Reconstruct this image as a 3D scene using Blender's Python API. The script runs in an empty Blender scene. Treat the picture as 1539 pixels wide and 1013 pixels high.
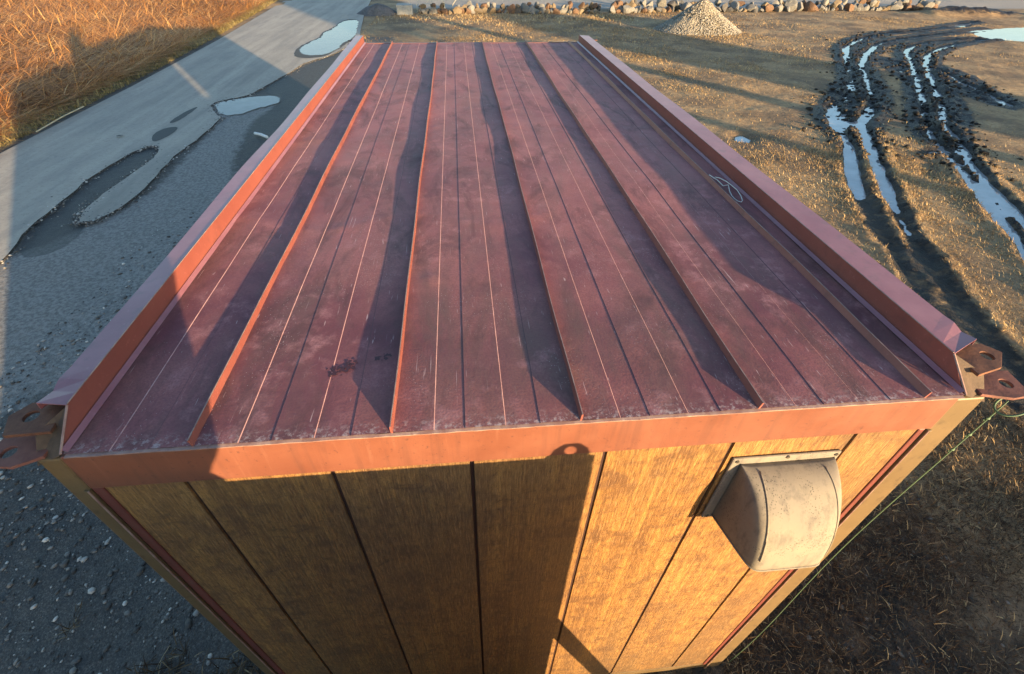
import bpy, bmesh, math, random
import numpy as np
from mathutils import Vector, Matrix, Quaternion
random.seed(7)
rng = np.random.default_rng(11)
S = bpy.context.scene
COL = S.collection
rad = math.radians

# ------------------------------------------------------------------ camera, sky, sun, exposure
IMG_W = 1539.0
F_PX, CAM = 705.2751, Vector((-0.1344, -0.7064, 3.4046))
YAW, TILT, ROLL = 0.0968, 0.6744, 0.0143
PX, PY = -12.255, -52.1667
cy_, sy_ = math.cos(YAW), math.sin(YAW)
fwd = Vector((sy_*math.cos(TILT), cy_*math.cos(TILT), -math.sin(TILT)))
r0 = Vector((cy_, -sy_, 0)); u0 = r0.cross(fwd)
cr, sr = math.cos(ROLL), math.sin(ROLL)
rv = cr*r0 + sr*u0; uv = -sr*r0 + cr*u0
cam_d = bpy.data.cameras.new('camera'); cam = bpy.data.objects.new('camera', cam_d); COL.objects.link(cam)
mw = Matrix((( rv.x, uv.x, -fwd.x, CAM.x), (rv.y, uv.y, -fwd.y, CAM.y), (rv.z, uv.z, -fwd.z, CAM.z), (0, 0, 0, 1)))
cam.matrix_world = mw
cam_d.sensor_fit = 'HORIZONTAL'; cam_d.sensor_width = 36.0
cam_d.lens = F_PX/IMG_W*36.0
cam_d.shift_x = -PX/IMG_W; cam_d.shift_y = PY/IMG_W
cam_d.clip_start = 0.05; cam_d.clip_end = 3000
S.camera = cam

SUN_EL = rad(6.5)
SUN_AZ = math.atan2(0.545, -0.838)          # towards the sun, clockwise from +Y
to_sun = Vector((math.sin(SUN_AZ)*math.cos(SUN_EL), math.cos(SUN_AZ)*math.cos(SUN_EL), math.sin(SUN_EL)))
W = bpy.data.worlds.new('World'); S.world = W; W.use_nodes = True
nt = W.node_tree; bg = nt.nodes['Background']
sky = nt.nodes.new('ShaderNodeTexSky'); sky.sky_type = 'NISHITA'; sky.sun_disc = False
sky.sun_elevation = SUN_EL; sky.sun_rotation = SUN_AZ
sky.air_density = 1.0; sky.dust_density = .8; sky.ozone_density = 2.0
nt.links.new(sky.outputs[0], bg.inputs[0]); bg.inputs[1].default_value = 0.14
sun_d = bpy.data.lights.new('sun', 'SUN'); sun_d.energy = 5.0; sun_d.angle = rad(0.55); sun_d.color = (1.0, 0.69, 0.37)
sun = bpy.data.objects.new('sun', sun_d); COL.objects.link(sun)
sun.rotation_mode = 'QUATERNION'; sun.rotation_quaternion = to_sun.to_track_quat('Z', 'Y')
sun.location = to_sun*50
S.view_settings.view_transform = 'Standard'; S.view_settings.look = 'None'
S.view_settings.gamma = 1.0; S.view_settings.exposure = 1.86
S.render.engine = 'CYCLES'

# ------------------------------------------------------------------ helpers
class MB:
    """collects shapes, then links them as one mesh object"""
    def __init__(s): s.v = []; s.f = []
    def add(s, v, f):
        b = len(s.v); s.v += [tuple(p) for p in v]; s.f += [tuple(i+b for i in q) for q in f]; return s
    def box(s, lo, hi, m=None):
        x0, y0, z0 = lo; x1, y1, z1 = hi
        v = [(x0,y0,z0),(x1,y0,z0),(x1,y1,z0),(x0,y1,z0),(x0,y0,z1),(x1,y0,z1),(x1,y1,z1),(x0,y1,z1)]
        if m: v = [m @ Vector(p) for p in v]
        return s.add(v, [(0,3,2,1),(4,5,6,7),(0,1,5,4),(1,2,6,5),(2,3,7,6),(3,0,4,7)])
    def tube(s, pts, r, n=8, cap=True):
        pts = [Vector(p) for p in pts]; rs = r if isinstance(r, (list, tuple)) else [r]*len(pts)
        v = []; f = []; up = Vector((0, 0, 1))
        for i, p in enumerate(pts):
            t = (pts[min(i+1, len(pts)-1)] - pts[max(i-1, 0)]).normalized()
            a = t.cross(up if abs(t.z) < .95 else Vector((1, 0, 0))).normalized(); b = t.cross(a)
            for k in range(n):
                q = 2*math.pi*k/n; v.append(p + (a*math.cos(q) + b*math.sin(q))*rs[i])
        for i in range(len(pts)-1):
            for k in range(n):
                f.append((i*n+k, i*n+(k+1) % n, (i+1)*n+(k+1) % n, (i+1)*n+k))
        if cap:
            f.append(tuple(range(n-1, -1, -1))); f.append(tuple(range((len(pts)-1)*n, len(pts)*n)))
        return s.add(v, f)
    def extrude(s, prof, path0, path1, axis):
        pass
    def prism(s, poly, z0, z1):
        n = len(poly)
        v = [(x, y, z0) for x, y in poly] + [(x, y, z1) for x, y in poly]
        f = [tuple(range(n-1, -1, -1)), tuple(range(n, 2*n))] + [(i, (i+1) % n, n+(i+1) % n, n+i) for i in range(n)]
        return s.add(v, f)
    def build(s, name, mat, parent=None, smooth=False, bevel=0, kind=None):
        me = bpy.data.meshes.new(name); me.from_pydata(s.v, [], s.f); me.update()
        o = bpy.data.objects.new(name, me); COL.objects.link(o)
        return finish(o, mat, parent, smooth, bevel, kind)

def world_loc(o):
    p = Vector(o.location)
    while o.parent: o = o.parent; p += Vector(o.location)
    return p
def finish(o, mat, parent=None, smooth=False, bevel=0, kind=None):
    if mat: o.data.materials.append(mat)
    if parent:
        o.parent = parent; o.location = -world_loc(parent)      # mesh data stays in world metres
    o.data.polygons.foreach_set('use_smooth', [bool(smooth)]*len(o.data.polygons))
    if bevel:
        m = o.modifiers.new('bevel', 'BEVEL'); m.width = bevel; m.segments = 2; m.limit_method = 'ANGLE'; m.angle_limit = rad(35)
    if kind: o['kind'] = kind
    return o
def np_mesh(name, verts, faces, mat, attrs=None, smooth=True, kind=None, parent=None):
    """verts (n,3), faces (m,k) arrays"""
    me = bpy.data.meshes.new(name); n, m, k = len(verts), len(faces), faces.shape[1]
    me.vertices.add(n); me.vertices.foreach_set('co', np.ascontiguousarray(verts, np.float32).ravel())
    me.loops.add(m*k); me.loops.foreach_set('vertex_index', np.ascontiguousarray(faces, np.int32).ravel())
    me.polygons.add(m); me.polygons.foreach_set('loop_start', np.arange(0, m*k, k, dtype=np.int32))
    me.update(calc_edges=True)
    for a, val in (attrs or {}).items():
        at = me.attributes.new(a, 'FLOAT', 'POINT'); at.data.foreach_set('value', np.ascontiguousarray(val, np.float32))
    o = bpy.data.objects.new(name, me); COL.objects.link(o)
    return finish(o, mat, parent, smooth, 0, kind)
def thing(name, label, cat, loc=(0, 0, 0), group=None):
    o = bpy.data.objects.new(name, None); COL.objects.link(o); o.location = loc; o.empty_display_size = .1
    return tag(o, label, cat, group)
def tag(o, label, cat, group=None):
    o['label'] = label; o['category'] = cat
    if group: o['group'] = group
    return o
def recenter(o, c):
    """put a top-level mesh's origin at its base"""
    c = Vector(c); o.data.transform(Matrix.Translation(-c)); o.location = c; return o

_lat = {}
def vnoise(x, y, seed=0):
    if seed not in _lat: _lat[seed] = np.random.default_rng(1000+seed).random((256, 256)).astype(np.float32)
    L = _lat[seed]; xi = np.floor(x).astype(int); yi = np.floor(y).astype(int)
    fx = x-xi; fy = y-yi; fx = fx*fx*(3-2*fx); fy = fy*fy*(3-2*fy)
    g = lambda a, b: L[a % 256, b % 256]
    return ((g(xi, yi)*(1-fx)+g(xi+1, yi)*fx)*(1-fy) + (g(xi, yi+1)*(1-fx)+g(xi+1, yi+1)*fx)*fy)*2-1
def fbm(x, y, seed=0, o=4):
    t = 0; a = 1.0; n = 0
    for i in range(o): t = t + a*vnoise(x*2**i, y*2**i, seed+i); n += a; a *= .5
    return t/n
def in_poly(x, y, poly):
    c = np.zeros(x.shape, bool); n = len(poly)
    for i in range(n):
        x1, y1 = poly[i]; x2, y2 = poly[(i+1) % n]
        if y1 == y2: continue
        k = ((y1 > y) != (y2 > y)) & (x < (x2-x1)*(y-y1)/(y2-y1)+x1); c ^= k
    return c
def dist_line(x, y, pts, vals=None, closed=False):
    best = np.full(x.shape, 1e9); out = np.zeros(x.shape)
    n = len(pts)
    for i in range(n if closed else n-1):
        ax, ay = pts[i]; bx, by = pts[(i+1) % n]; dx, dy = bx-ax, by-ay
        t = np.clip(((x-ax)*dx+(y-ay)*dy)/(dx*dx+dy*dy+1e-12), 0, 1)
        d = np.hypot(x-ax-t*dx, y-ay-t*dy); k = d < best
        best = np.where(k, d, best)
        if vals is not None: out = np.where(k, vals[i]*(1-t)+vals[(i+1) % n]*t, out)
    return (best, out) if vals is not None else best
def sdf(x, y, poly):
    d = dist_line(x, y, poly, closed=True); return np.where(in_poly(x, y, poly), -d, d)
def smooth_poly(pts, it=2, closed=True):
    for _ in range(it):
        q = []; n = len(pts)
        if not closed: q.append(pts[0])
        for i in range(n if closed else n-1):
            a, b = pts[i], pts[(i+1) % n]
            q += [(a[0]*.75+b[0]*.25, a[1]*.75+b[1]*.25), (a[0]*.25+b[0]*.75, a[1]*.25+b[1]*.75)]
        if not closed: q.append(pts[-1])
        pts = q
    return pts
sstep = lambda a, b, x: (lambda t: t*t*(3-2*t))(np.clip((x-a)/(b-a), 0, 1))

# ------------------------------------------------------------------ material helpers
class NT:
    def __init__(s, name):
        s.m = bpy.data.materials.new(name); s.m.use_nodes = True; s.t = s.m.node_tree; s.n = s.t.nodes
        s.b = s.n['Principled BSDF']; s.tc = s.n.new('ShaderNodeTexCoord')
    def link(s, a, b): s.t.links.new(a, b)
    def put(s, sock, v):
        if hasattr(v, 'is_linked') or isinstance(v, bpy.types.NodeSocket): s.link(v, sock)
        else: sock.default_value = (tuple(v)+(1,) if isinstance(v, (tuple, list)) and len(v) == 3 and sock.type == 'RGBA' else v)
    def coord(s, scale=(1, 1, 1), rot=(0, 0, 0), loc=(0, 0, 0)):
        m = s.n.new('ShaderNodeMapping'); s.link(s.tc.outputs['Object'], m.inputs[0])
        m.inputs['Scale'].default_value = scale; m.inputs['Rotation'].default_value = rot; m.inputs['Location'].default_value = loc
        return m.outputs[0]
    def noise(s, scale, detail=4, rough=.55, co=None, dist=0):
        n = s.n.new('ShaderNodeTexNoise'); n.inputs['Scale'].default_value = scale; n.inputs['Detail'].default_value = detail
        n.inputs['Roughness'].default_value = rough; n.inputs['Distortion'].default_value = dist
        s.link(co if co is not None else s.tc.outputs['Object'], n.inputs['Vector']); return n.outputs[0]
    def voro(s, scale, feat='F1', co=None, out='Distance'):
        n = s.n.new('ShaderNodeTexVoronoi'); n.feature = feat; n.inputs['Scale'].default_value = scale
        s.link(co if co is not None else s.tc.outputs['Object'], n.inputs['Vector']); return n.outputs[out]
    def ramp(s, f, stops, interp='LINEAR'):
        r = s.n.new('ShaderNodeValToRGB'); e = r.color_ramp.elements; r.color_ramp.interpolation = interp
        while len(e) > 1: e.remove(e[-1])
        for i, (p, c) in enumerate(stops):
            k = e[0] if i == 0 else e.new(p)
            k.position = p; k.color = (tuple(c)+(1,)) if isinstance(c, (tuple, list)) else (c, c, c, 1)
        s.put(r.inputs[0], f); return r.outputs[0]
    def mix(s, f, a, b, mode='MIX'):
        n = s.n.new('ShaderNodeMix'); n.data_type = 'RGBA'; n.blend_type = mode
        s.put(n.inputs['Factor'], f); s.put(n.inputs[6], a); s.put(n.inputs[7], b); return n.outputs[2]
    def math(s, op, a, b=0.0, clamp=False):
        n = s.n.new('ShaderNodeMath'); n.operation = op; n.use_clamp = clamp; s.put(n.inputs[0], a); s.put(n.inputs[1], b); return n.outputs[0]
    def attr(s, name):
        n = s.n.new('ShaderNodeAttribute'); n.attribute_name = name; return n.outputs['Fac']
    def sep(s, co=None):
        n = s.n.new('ShaderNodeSeparateXYZ'); s.link(co if co is not None else s.tc.outputs['Object'], n.inputs[0]); return n.outputs
    def bump(s, h, strength=.3, dist=.01, prev=None):
        n = s.n.new('ShaderNodeBump'); n.inputs['Strength'].default_value = strength; n.inputs['Distance'].default_value = dist
        s.put(n.inputs['Height'], h)
        if prev is not None: s.link(prev, n.inputs['Normal'])
        return n.outputs[0]
    def out(s, col, rough=.6, normal=None, metal=0, spec=.5):
        s.put(s.b.inputs['Base Color'], col); s.put(s.b.inputs['Roughness'], rough); s.b.inputs['Metallic'].default_value = metal
        s.b.inputs['Specular IOR Level'].default_value = spec
        if normal is not None: s.link(normal, s.b.inputs['Normal'])
        return s.m

def mat_roof():
    t = NT('weathered maroon roof paint')
    big = t.noise(1.5, 6, .66); mid = t.noise(11, 5, .65); fine = t.noise(160, 3, .6)
    streak = t.noise(4.5, 6, .68, t.coord((1, .30, 1)), .6)
    c = t.mix(t.ramp(big, [(.40, 0.), (.60, 1.)]), (.165, .056, .066), (.315, .120, .112))
    c = t.mix(t.ramp(streak, [(.44, 0.), (.66, .85)]), c, (.150, .088, .076))       # greenish dirt film
    c = t.mix(t.math('MULTIPLY', t.ramp(mid, [(.50, 0.), (.66, .8)]), t.ramp(t.noise(2.6, 4, .6), [(.42, 0.), (.62, 1.)])), c, (.42, .20, .20))           # chalked paint
    c = t.mix(t.ramp(fine, [(.40, .35), (.55, 0.)]), c, (.13, .05, .058))
    yy = t.sep()[1]; far_pale = t.math('MULTIPLY', t.ramp(t.math('MULTIPLY', yy, .25), [(.10, 0.), (.42, .42)]), t.ramp(t.noise(3.3, 5, .65), [(.30, .45), (.62, 1.)]))
    c = t.mix(far_pale, c, (.46, .205, .195))                                          # paler towards the far end
    gm = t.noise(1, 6, .72, t.coord((5.5, 2.4, 1)), .8); c = t.mix(t.ramp(gm, [(.50, 0.), (.66, .62)]), c, (.088, .044, .044))       # old grime
    # scratches and lime specks
    for rot_, sd_, sx_, sy_ in ((.5, 0., 150, 13), (-.35, 7., 170, 16), (1.35, 13., 130, 18), (.05, 21., 190, 5)):
        sc = t.noise(1, 2, .5, t.coord((sx_, sy_, 1), (0, 0, rot_), (sd_, sd_, 0)))
        gate = t.ramp(t.noise(3.1, 4, .65, t.coord((1, 1, 1), (0, 0, 0), (sd_, 3, 0))), [(.47, 0.), (.60, .75)])
        c = t.mix(t.math('MULTIPLY', t.ramp(sc, [(.71, 0.), (.76, 1.)]), gate), c, (.52, .36, .34))
    sp = t.voro(120); c = t.mix(t.math('MULTIPLY', t.ramp(sp, [(.09, 1.), (.16, 0.)]), t.ramp(t.noise(5, 3), [(.50, 0.), (.62, .7)])), c, (.52, .42, .40))
    y = t.sep()[1]                                                                  # worn, limed front edge
    edge = t.math('MULTIPLY', t.ramp(y, [(.0, .8), (.045, 0.)]), t.ramp(t.noise(60, 6, .75), [(.50, 0.), (.62, 1.)]))
    c = t.mix(edge, c, (.50, .40, .37))
    h = t.math('ADD', t.math('MULTIPLY', mid, .6), t.math('MULTIPLY', fine, .25))
    return t.out(c, t.ramp(mid, [(.3, .55), (.7, .75)]), t.bump(h, .34, .006), spec=.24)
def mat_paint(name, c0, c1, rough=.45, dirt=(.12, .07, .05), damt=.5, scale=6):
    t = NT(name); n = t.noise(scale, 5, .6); f = t.noise(scale*14, 4, .6)
    c = t.mix(t.ramp(n, [(.35, 0.), (.7, 1.)]), c0, c1)
    c = t.mix(t.math('MULTIPLY', t.ramp(t.noise(scale*2.7, 6, .65), [(.55, 0.), (.75, 1.)]), damt), c, dirt)
    c = t.mix(t.ramp(f, [(.62, 0.), (.72, .35)]), c, tuple(min(1, k*1.6+.04) for k in c0))
    return t.out(c, rough, t.bump(t.math('ADD', n, t.math('MULTIPLY', f, .15)), .12, .004))
def mat_rust(name, a=(.085, .030, .016), b=(.17, .070, .035), c2=(.035, .016, .012)):
    t = NT(name); n = t.noise(28, 6, .7); m = t.noise(9, 4, .6)
    c = t.mix(t.ramp(n, [(.35, 0.), (.65, 1.)]), a, b); c = t.mix(t.ramp(m, [(.5, 0.), (.68, 1.)]), c, c2)
    return t.out(c, .8, t.bump(n, .5, .004))
def mat_siding():
    t = NT('woodgrain printed steel siding')
    x, y, z = t.sep()
    pid = t.math('FLOOR', t.math('DIVIDE', t.math('ADD', x, .8625+.3589), .3589))
    wn = t.n.new('ShaderNodeTexWhiteNoise'); wn.noise_dimensions = '1D'; t.link(pid, wn.inputs['W'])
    cmb = t.n.new('ShaderNodeCombineXYZ'); t.link(x, cmb.inputs[0]); t.link(t.math('MULTIPLY', wn.outputs[0], 7.), cmb.inputs[1]); t.link(z, cmb.inputs[2])
    mp = t.n.new('ShaderNodeMapping'); t.link(cmb.outputs[0], mp.inputs[0]); mp.inputs['Scale'].default_value = (95, 1, 1.6)
    g = t.noise(1, 6, .62, mp.outputs[0], .4)
    mp2 = t.n.new('ShaderNodeMapping'); t.link(cmb.outputs[0], mp2.inputs[0]); mp2.inputs['Scale'].default_value = (22, 1, .7)
    g2 = t.noise(1, 4, .6, mp2.outputs[0], .8)
    mp3 = t.n.new('ShaderNodeMapping'); t.link(cmb.outputs[0], mp3.inputs[0]); mp3.inputs['Scale'].default_value = (9, 3, 10)
    fl = t.noise(1, 6, .72, mp3.outputs[0], .5)
    c = t.mix(t.ramp(g, [(.30, 0.), (.68, 1.)]), (0.185, 0.092, 0.026), (0.400, 0.216, 0.060))
    c = t.mix(t.ramp(g2, [(.38, .55), (.62, 0.)]), c, (0.110, 0.053, 0.023))
    c = t.mix(t.ramp(fl, [(.46, 0.), (.62, .75)]), c, (0.095, 0.047, 0.024))
    c = t.mix(t.math('MULTIPLY', wn.outputs[0], .25), c, (0.250, 0.139, 0.060))
    low = t.math('MULTIPLY', t.ramp(z, [(.05, 1.), (.55, 0.)]), t.ramp(t.noise(7, 5, .65), [(.35, .2), (.65, .9)]))
    c = t.mix(low, c, (0.055, 0.040, 0.021))                                            # mud splash along the foot
    ws = t.ramp(t.noise(1, 5, .65, t.coord((3.2, 1, .8)), .6), [(.46, 0.), (.64, .42)]); c = t.mix(ws, c, (0.113, 0.076, 0.042))     # old water marks
    em = t.noise(210, 4, .70, t.coord((1, 1, .09)))
    em2 = t.noise(230, 3, .7, t.coord((1, 1, .45)))
    c = t.mix(t.ramp(em, [(.38, .60), (.50, 0.)]), c, (0.085, 0.042, 0.017))
    c = t.mix(t.ramp(em2, [(.36, .5), (.46, 0.)]), c, (0.060, 0.032, 0.018))
    c = t.mix(t.ramp(em, [(.53, 0.), (.64, .38)]), c, (0.42, 0.25, 0.11))
    kn = t.noise(1, 5, .7, t.coord((16, 1, 26)), 1.2)
    c = t.mix(t.ramp(kn, [(.56, 0.), (.68, .65)]), c, (0.073, 0.039, 0.020))
    h = t.math('ADD', t.math('MULTIPLY', g, .7), t.math('ADD', t.math('MULTIPLY', em, .8), t.math('MULTIPLY', em2, .45)))
    return t.out(c, .50, t.bump(h, .7, .0040))
def mat_hood():
    t = NT('aged ivory plastic'); n = t.noise(9, 5, .6)
    c = t.mix(t.ramp(n, [(.3, 0.), (.7, 1.)]), (0.215, 0.193, 0.150), (0.160, 0.146, 0.126))
    sp = t.voro(150); msk = t.ramp(t.noise(11, 3, .6), [(.46, 0.), (.60, 1.)])
    dots = t.math('MULTIPLY', t.ramp(sp, [(.24, 1.), (.34, 0.)]), msk)
    c = t.mix(t.math('MULTIPLY', dots, .8), c, (0.050, 0.045, 0.040))
    c = t.mix(t.ramp(t.noise(26, 6, .7, t.coord((1, 1, .35))), [(.50, 0.), (.66, .6)]), c, (0.083, 0.078, 0.073))
    return t.out(c, .85, t.bump(t.noise(60, 3), .12, .002))
def mat_ground():
    t = NT('earth gravel and mud')
    mud = t.attr('mud'); gra = t.attr('gravel'); pale = t.attr('pale'); yard = t.attr('yard'); wet = t.attr('wet')
    n1 = t.noise(.9, 6, .6); n2 = t.noise(9, 6, .68); n3 = t.noise(70, 4, .65)
    soil = t.mix(t.ramp(n1, [(.35, 0.), (.65, 1.)]), (.25, .165, .088), (.44, .305, .16))
    soil = t.mix(t.ramp(n2, [(.42, 0.), (.66, .8)]), soil, (.16, .112, .066))
    soil = t.mix(t.ramp(n3, [(.55, 0.), (.72, .7)]), soil, (.48, .36, .20))
    soil = t.mix(t.ramp(t.noise(.55, 5, .62), [(.47, 0.), (.60, .72)]), soil, (.115, .082, .056))   # damp patches
    # gravel shoulder
    vc = t.voro(85, out='Color'); vd = t.voro(85)
    vsep = t.sep(vc)[0]
    gr = t.mix(vsep, (.098, .088, .076), (.170, .156, .138))
    gr = t.mix(t.ramp(vd, [(.35, 0.), (.6, .55)]), gr, (.045, .045, .045))
    gr = t.mix(t.ramp(n2, [(.45, 0.), (.65, .55)]), gr, (.055, .058, .060))
    pl = t.mix(t.ramp(t.noise(26, 5, .7), [(.38, 0.), (.60, 1.)]), (.155, .148, .138), (.285, .275, .255))
    pf = t.math('ADD', pale, t.math('MULTIPLY', t.math('SUBTRACT', t.noise(7, 5, .65), .5), 1.3))
    gr = t.mix(t.ramp(pf, [(.35, 0.), (.7, 1.)]), gr, pl)
    c = t.mix(t.ramp(t.math('ADD', gra, t.math('MULTIPLY', t.math('SUBTRACT', n2, .5), .7)), [(.4, 0.), (.6, 1.)]), soil, gr)
    yd = t.mix(n2, (.28, .26, .23), (.36, .33, .29)); c = t.mix(yard, c, yd)
    mf = t.ramp(t.math('ADD', mud, t.math('MULTIPLY', t.math('SUBTRACT', t.noise(5, 6, .7), .5), 1.1)), [(.38, 0.), (.62, 1.)])
    c = t.mix(mf, c, t.mix(n2, (.008, .007, .0065), (.026, .020, .016)))
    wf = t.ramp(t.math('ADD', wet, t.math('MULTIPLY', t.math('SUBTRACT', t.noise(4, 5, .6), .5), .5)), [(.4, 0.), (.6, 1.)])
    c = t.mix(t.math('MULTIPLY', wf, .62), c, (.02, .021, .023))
    rough = t.math('SUBTRACT', .9, t.math('MULTIPLY', t.math('MAXIMUM', mf, t.math('MULTIPLY', wf, .6)), .42))
    h = t.math('ADD', t.math('MULTIPLY', n2, 1.), t.math('MULTIPLY', n3, .35))
    b = t.bump(h, .7, .05)
    b = t.bump(t.math('MULTIPLY', mf, t.noise(24, 6, .75)), .9, .06, b)
    b = t.bump(t.math('MULTIPLY', vd, gra), .25, .008, b)
    return t.out(c, rough, b, spec=.35)
def mat_road():
    t = NT('pale worn asphalt'); co = t.coord((1, .06, 1), (0, 0, .04))
    st = t.noise(2.2, 5, .6, co); g = t.noise(120, 4, .7); n = t.noise(.7, 4)
    c = t.mix(t.ramp(st, [(.35, 0.), (.66, 1.)]), (0.258, 0.237, 0.202), (0.405, 0.366, 0.303))
    c = t.mix(t.ramp(n, [(.4, 0.), (.7, .4)]), c, (0.448, 0.402, 0.325))
    c = t.mix(t.ramp(g, [(.35, .35), (.5, 0.)]), c, (0.146, 0.137, 0.119))
    c = t.mix(t.ramp(t.noise(14, 6, .75), [(.50, 0.), (.68, .45)]), c, (.16, .155, .14))
    c = t.mix(t.ramp(t.noise(1.6, 6, .7, t.coord((1.6, .35, 1))), [(.50, 0.), (.64, .40)]), c, (.18, .178, .165))
    return t.out(c, .8, t.bump(g, .5, .010))
def mat_wet(name='wet asphalt'):
    t = NT(name); g = t.noise(90, 4, .7)
    return t.out(t.mix(g, (.040, .042, .040), (.105, .105, .098)), .75, t.bump(g, .2, .004), spec=.25)
def mat_water(name='standing water', base=.50, metal=.36, rough=.04):
    t = NT(name); t.b.inputs['IOR'].default_value = 1.33
    return t.out(t.mix(t.ramp(t.noise(2.2, 5, .65), [(.35, 0.), (.65, 1.)]), (base*.75,)*3, (base,)*3), rough, t.bump(t.noise(3.5, 2), .02, .01), metal=metal, spec=1.0)
def mat_attr(name, stops, rough=.75, trans=0.0):
    t = NT(name); c = t.ramp(t.attr('rnd'), stops); m = t.out(c, rough, spec=.3)
    return m
def mat_stone(name, a, b, c2):
    t = NT(name); n = t.noise(3.5, 6, .65); m = t.noise(12, 5, .7)
    c = t.mix(t.ramp(n, [(.35, 0.), (.65, 1.)]), a, b); c = t.mix(t.ramp(m, [(.5, 0.), (.7, .8)]), c, c2)
    return t.out(c, .85, t.bump(m, .5, .03))
def mat_plain(name, c, rough=.6, metal=0):
    t = NT(name); n = t.noise(14, 5, .6)
    return t.out(t.mix(n, tuple(k*.7 for k in c), tuple(min(1, k*1.25) for k in c)), rough, t.bump(n, .1, .003), metal)

M_roof = mat_roof()
M_rail = mat_paint('maroon rail paint', (.235, .088, .105), (.31, .135, .15), .34, (.13, .08, .08), .6)
M_fascia = mat_paint('fascia paint', (.1645, .0574, .0336), (.1925, .07, .0406), .45, (.091, .0385, .0294), .55, 5)
M_seam = mat_paint('seam paint', (.20, .058, .046), (.25, .080, .060), .5, (.09, .035, .035), .7, 9)
M_web = mat_paint('unfaded rail paint', (.225, .064, .048), (.27, .082, .060), .5, (.11, .045, .04), .5, 5)
_t = NT('fascia paint streaked'); _n = _t.noise(5, 5, .65); _s = _t.noise(1, 5, .65, _t.coord((34, 1, 2.2)), .4); _f = _t.noise(90, 3, .6)
_c = _t.mix(_t.ramp(_n, [(.35, 0.), (.65, 1.)]), (.148, .052, .030), (.184, .067, .038)); _c = _t.mix(_t.ramp(_s, [(.52, 0.), (.70, .55)]), _c, (.095, .040, .028))
_c = _t.mix(_t.ramp(_s, [(.30, .35), (.42, 0.)]), _c, (.25, .115, .075)); _c = _t.mix(_t.ramp(_f, [(.64, 0.), (.70, .7)]), _c, (.075, .032, .024))
M_fascia = _t.out(_c, _t.ramp(_n, [(.3, .42), (.7, .6)]), _t.bump(_t.noise(7, 3), .25, .01))
M_worn_lit = mat_paint('worn and lit paint edge', (.225, .1275, .105), (.345, .2475, .21), .6, (.15, .075, .06), .8, 30)
M_siding = mat_siding()
M_dark = mat_plain('dark red channel', (.028, .009, .007), .7)
M_red = mat_paint('red trim', (.112, .0288, .024), (.144, .04, .032), .5)
M_post = mat_paint('tan post paint', (0.1036, 0.0699, 0.0311), (0.1347, 0.0906, 0.0425), .5, (0.0440, 0.0285, 0.0176), .95, 9)
M_rust = mat_rust('rusty lug steel')
M_rust2 = mat_rust('rusty painted steel', (.14, .050, .038), (.20, .080, .058), (.065, .027, .022))
M_gusset = mat_rust('dirty gusset steel', (.060, .038, .024), (.10, .066, .042), (.035, .022, .016))
M_hood = mat_hood()
M_screw = mat_plain('screw heads', (.12, .11, .09), .4, .6)
M_ground = mat_ground(); M_road = mat_road(); M_wet = mat_wet(); M_water = mat_water(base=.46, metal=.30); M_silt = mat_water('silty puddle', .15, 0, .20); M_silt.node_tree.nodes['Principled BSDF'].inputs['Specular IOR Level'].default_value = .20
M_sidewall = mat_plain('brown side cladding', (.22, .13, .06), .6)
M_inside = mat_plain('cream inner lining', (.5, .46, .38), .7)
M_rope = mat_plain('green rope fibre', (.085, .15, .085), .7)
M_wire = mat_plain('pale plastic wire', (.50, .50, .47), .5)

# ------------------------------------------------------------------ ground (setting)
L1 = [(25.47,23.92),(22.74,22.56),(20.45,21.54),(18.37,20.92),(16.25,19.64),(14.61,18.08),(12.91,15.51),(11.66,13.49),(10.43,11.86),(9.44,10.95),(8.57,9.95),(8.22,9.07),(7.81,8.14),(7.14,7.11),(6.62,6.25),(6.26,5.51),(5.92,4.8),(5.67,4.06),(5.32,3.1),(4.9,1.6),(4.6,-2),(4.4,-8)]
D1 = [.07,.08,.09,.10,.11,.11,.05,.05,.05,.05,.08,.06,.11,.12,.10,.035,.03,.03,.03,.03,.03,.03]
L2 = [(24.34,22.04),(20.14,20.45),(18.04,19.6),(16.22,18.55),(14.59,16.91),(13.1,15.13),(11.71,12.89),(10.73,11.35),(9.8,10.29),(9.06,9.55),(8.49,8.56),(7.9,7.58),(7.34,6.63),(6.91,5.84),(6.38,4.84),(5.88,3.74),(5.52,2.85),(5.1,1.4),(4.85,-2),(4.7,-8)]
D2 = [.10,.05,.12,.12,.12,.07,.06,.06,.07,.11,.12,.12,.12,.085,.045,.035,.03,.03,.03,.03]
R1 = [(21.9,19.52),(20.76,19.55),(18.92,19.02),(17.51,18.26),(16.47,17.32),(14.88,15.07),(13.04,12.55),(11.69,10.84),(10.51,9.29),(9.86,8.33),(9.52,7.62),(9.12,6.87),(8.62,5.92),(8.17,5.13),(7.92,4.66),(7.36,3.76),(6.6,1.5),(6.3,-3)]
E1 = [.10,.06,.07,.12,.12,.07,.09,.05,.06,.07,.10,.12,.12,.12,.10,.06,.05,.05]
R2 = [(22.13,19.52),(20.58,18.99),(18.57,17.99),(16.76,16.63),(15.33,15.05),(13.67,12.81),(12.17,10.82),(10.87,9.27),(10.24,8.15),(9.6,7.22),(9.09,6.31),(8.71,5.53),(8.37,4.95),(7.99,4.16),(7.1,1.6),(6.8,-3)]
E2 = [.10,.09,.12,.12,.10,.09,.05,.11,.09,.12,.12,.12,.12,.10,.05,.05]
BR = [(15.29,14.69),(14.72,13.06),(14.4,11.94),(13.97,10.74)]; EB = [.05,.09,.095,.08]
MUD1 = [(10.45,12.66),(11.61,13.19),(11.59,12.61),(11.76,12.32),(10.66,10.89),(10.08,10.49),(9.42,10.52),(8.76,10.34)]
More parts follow.
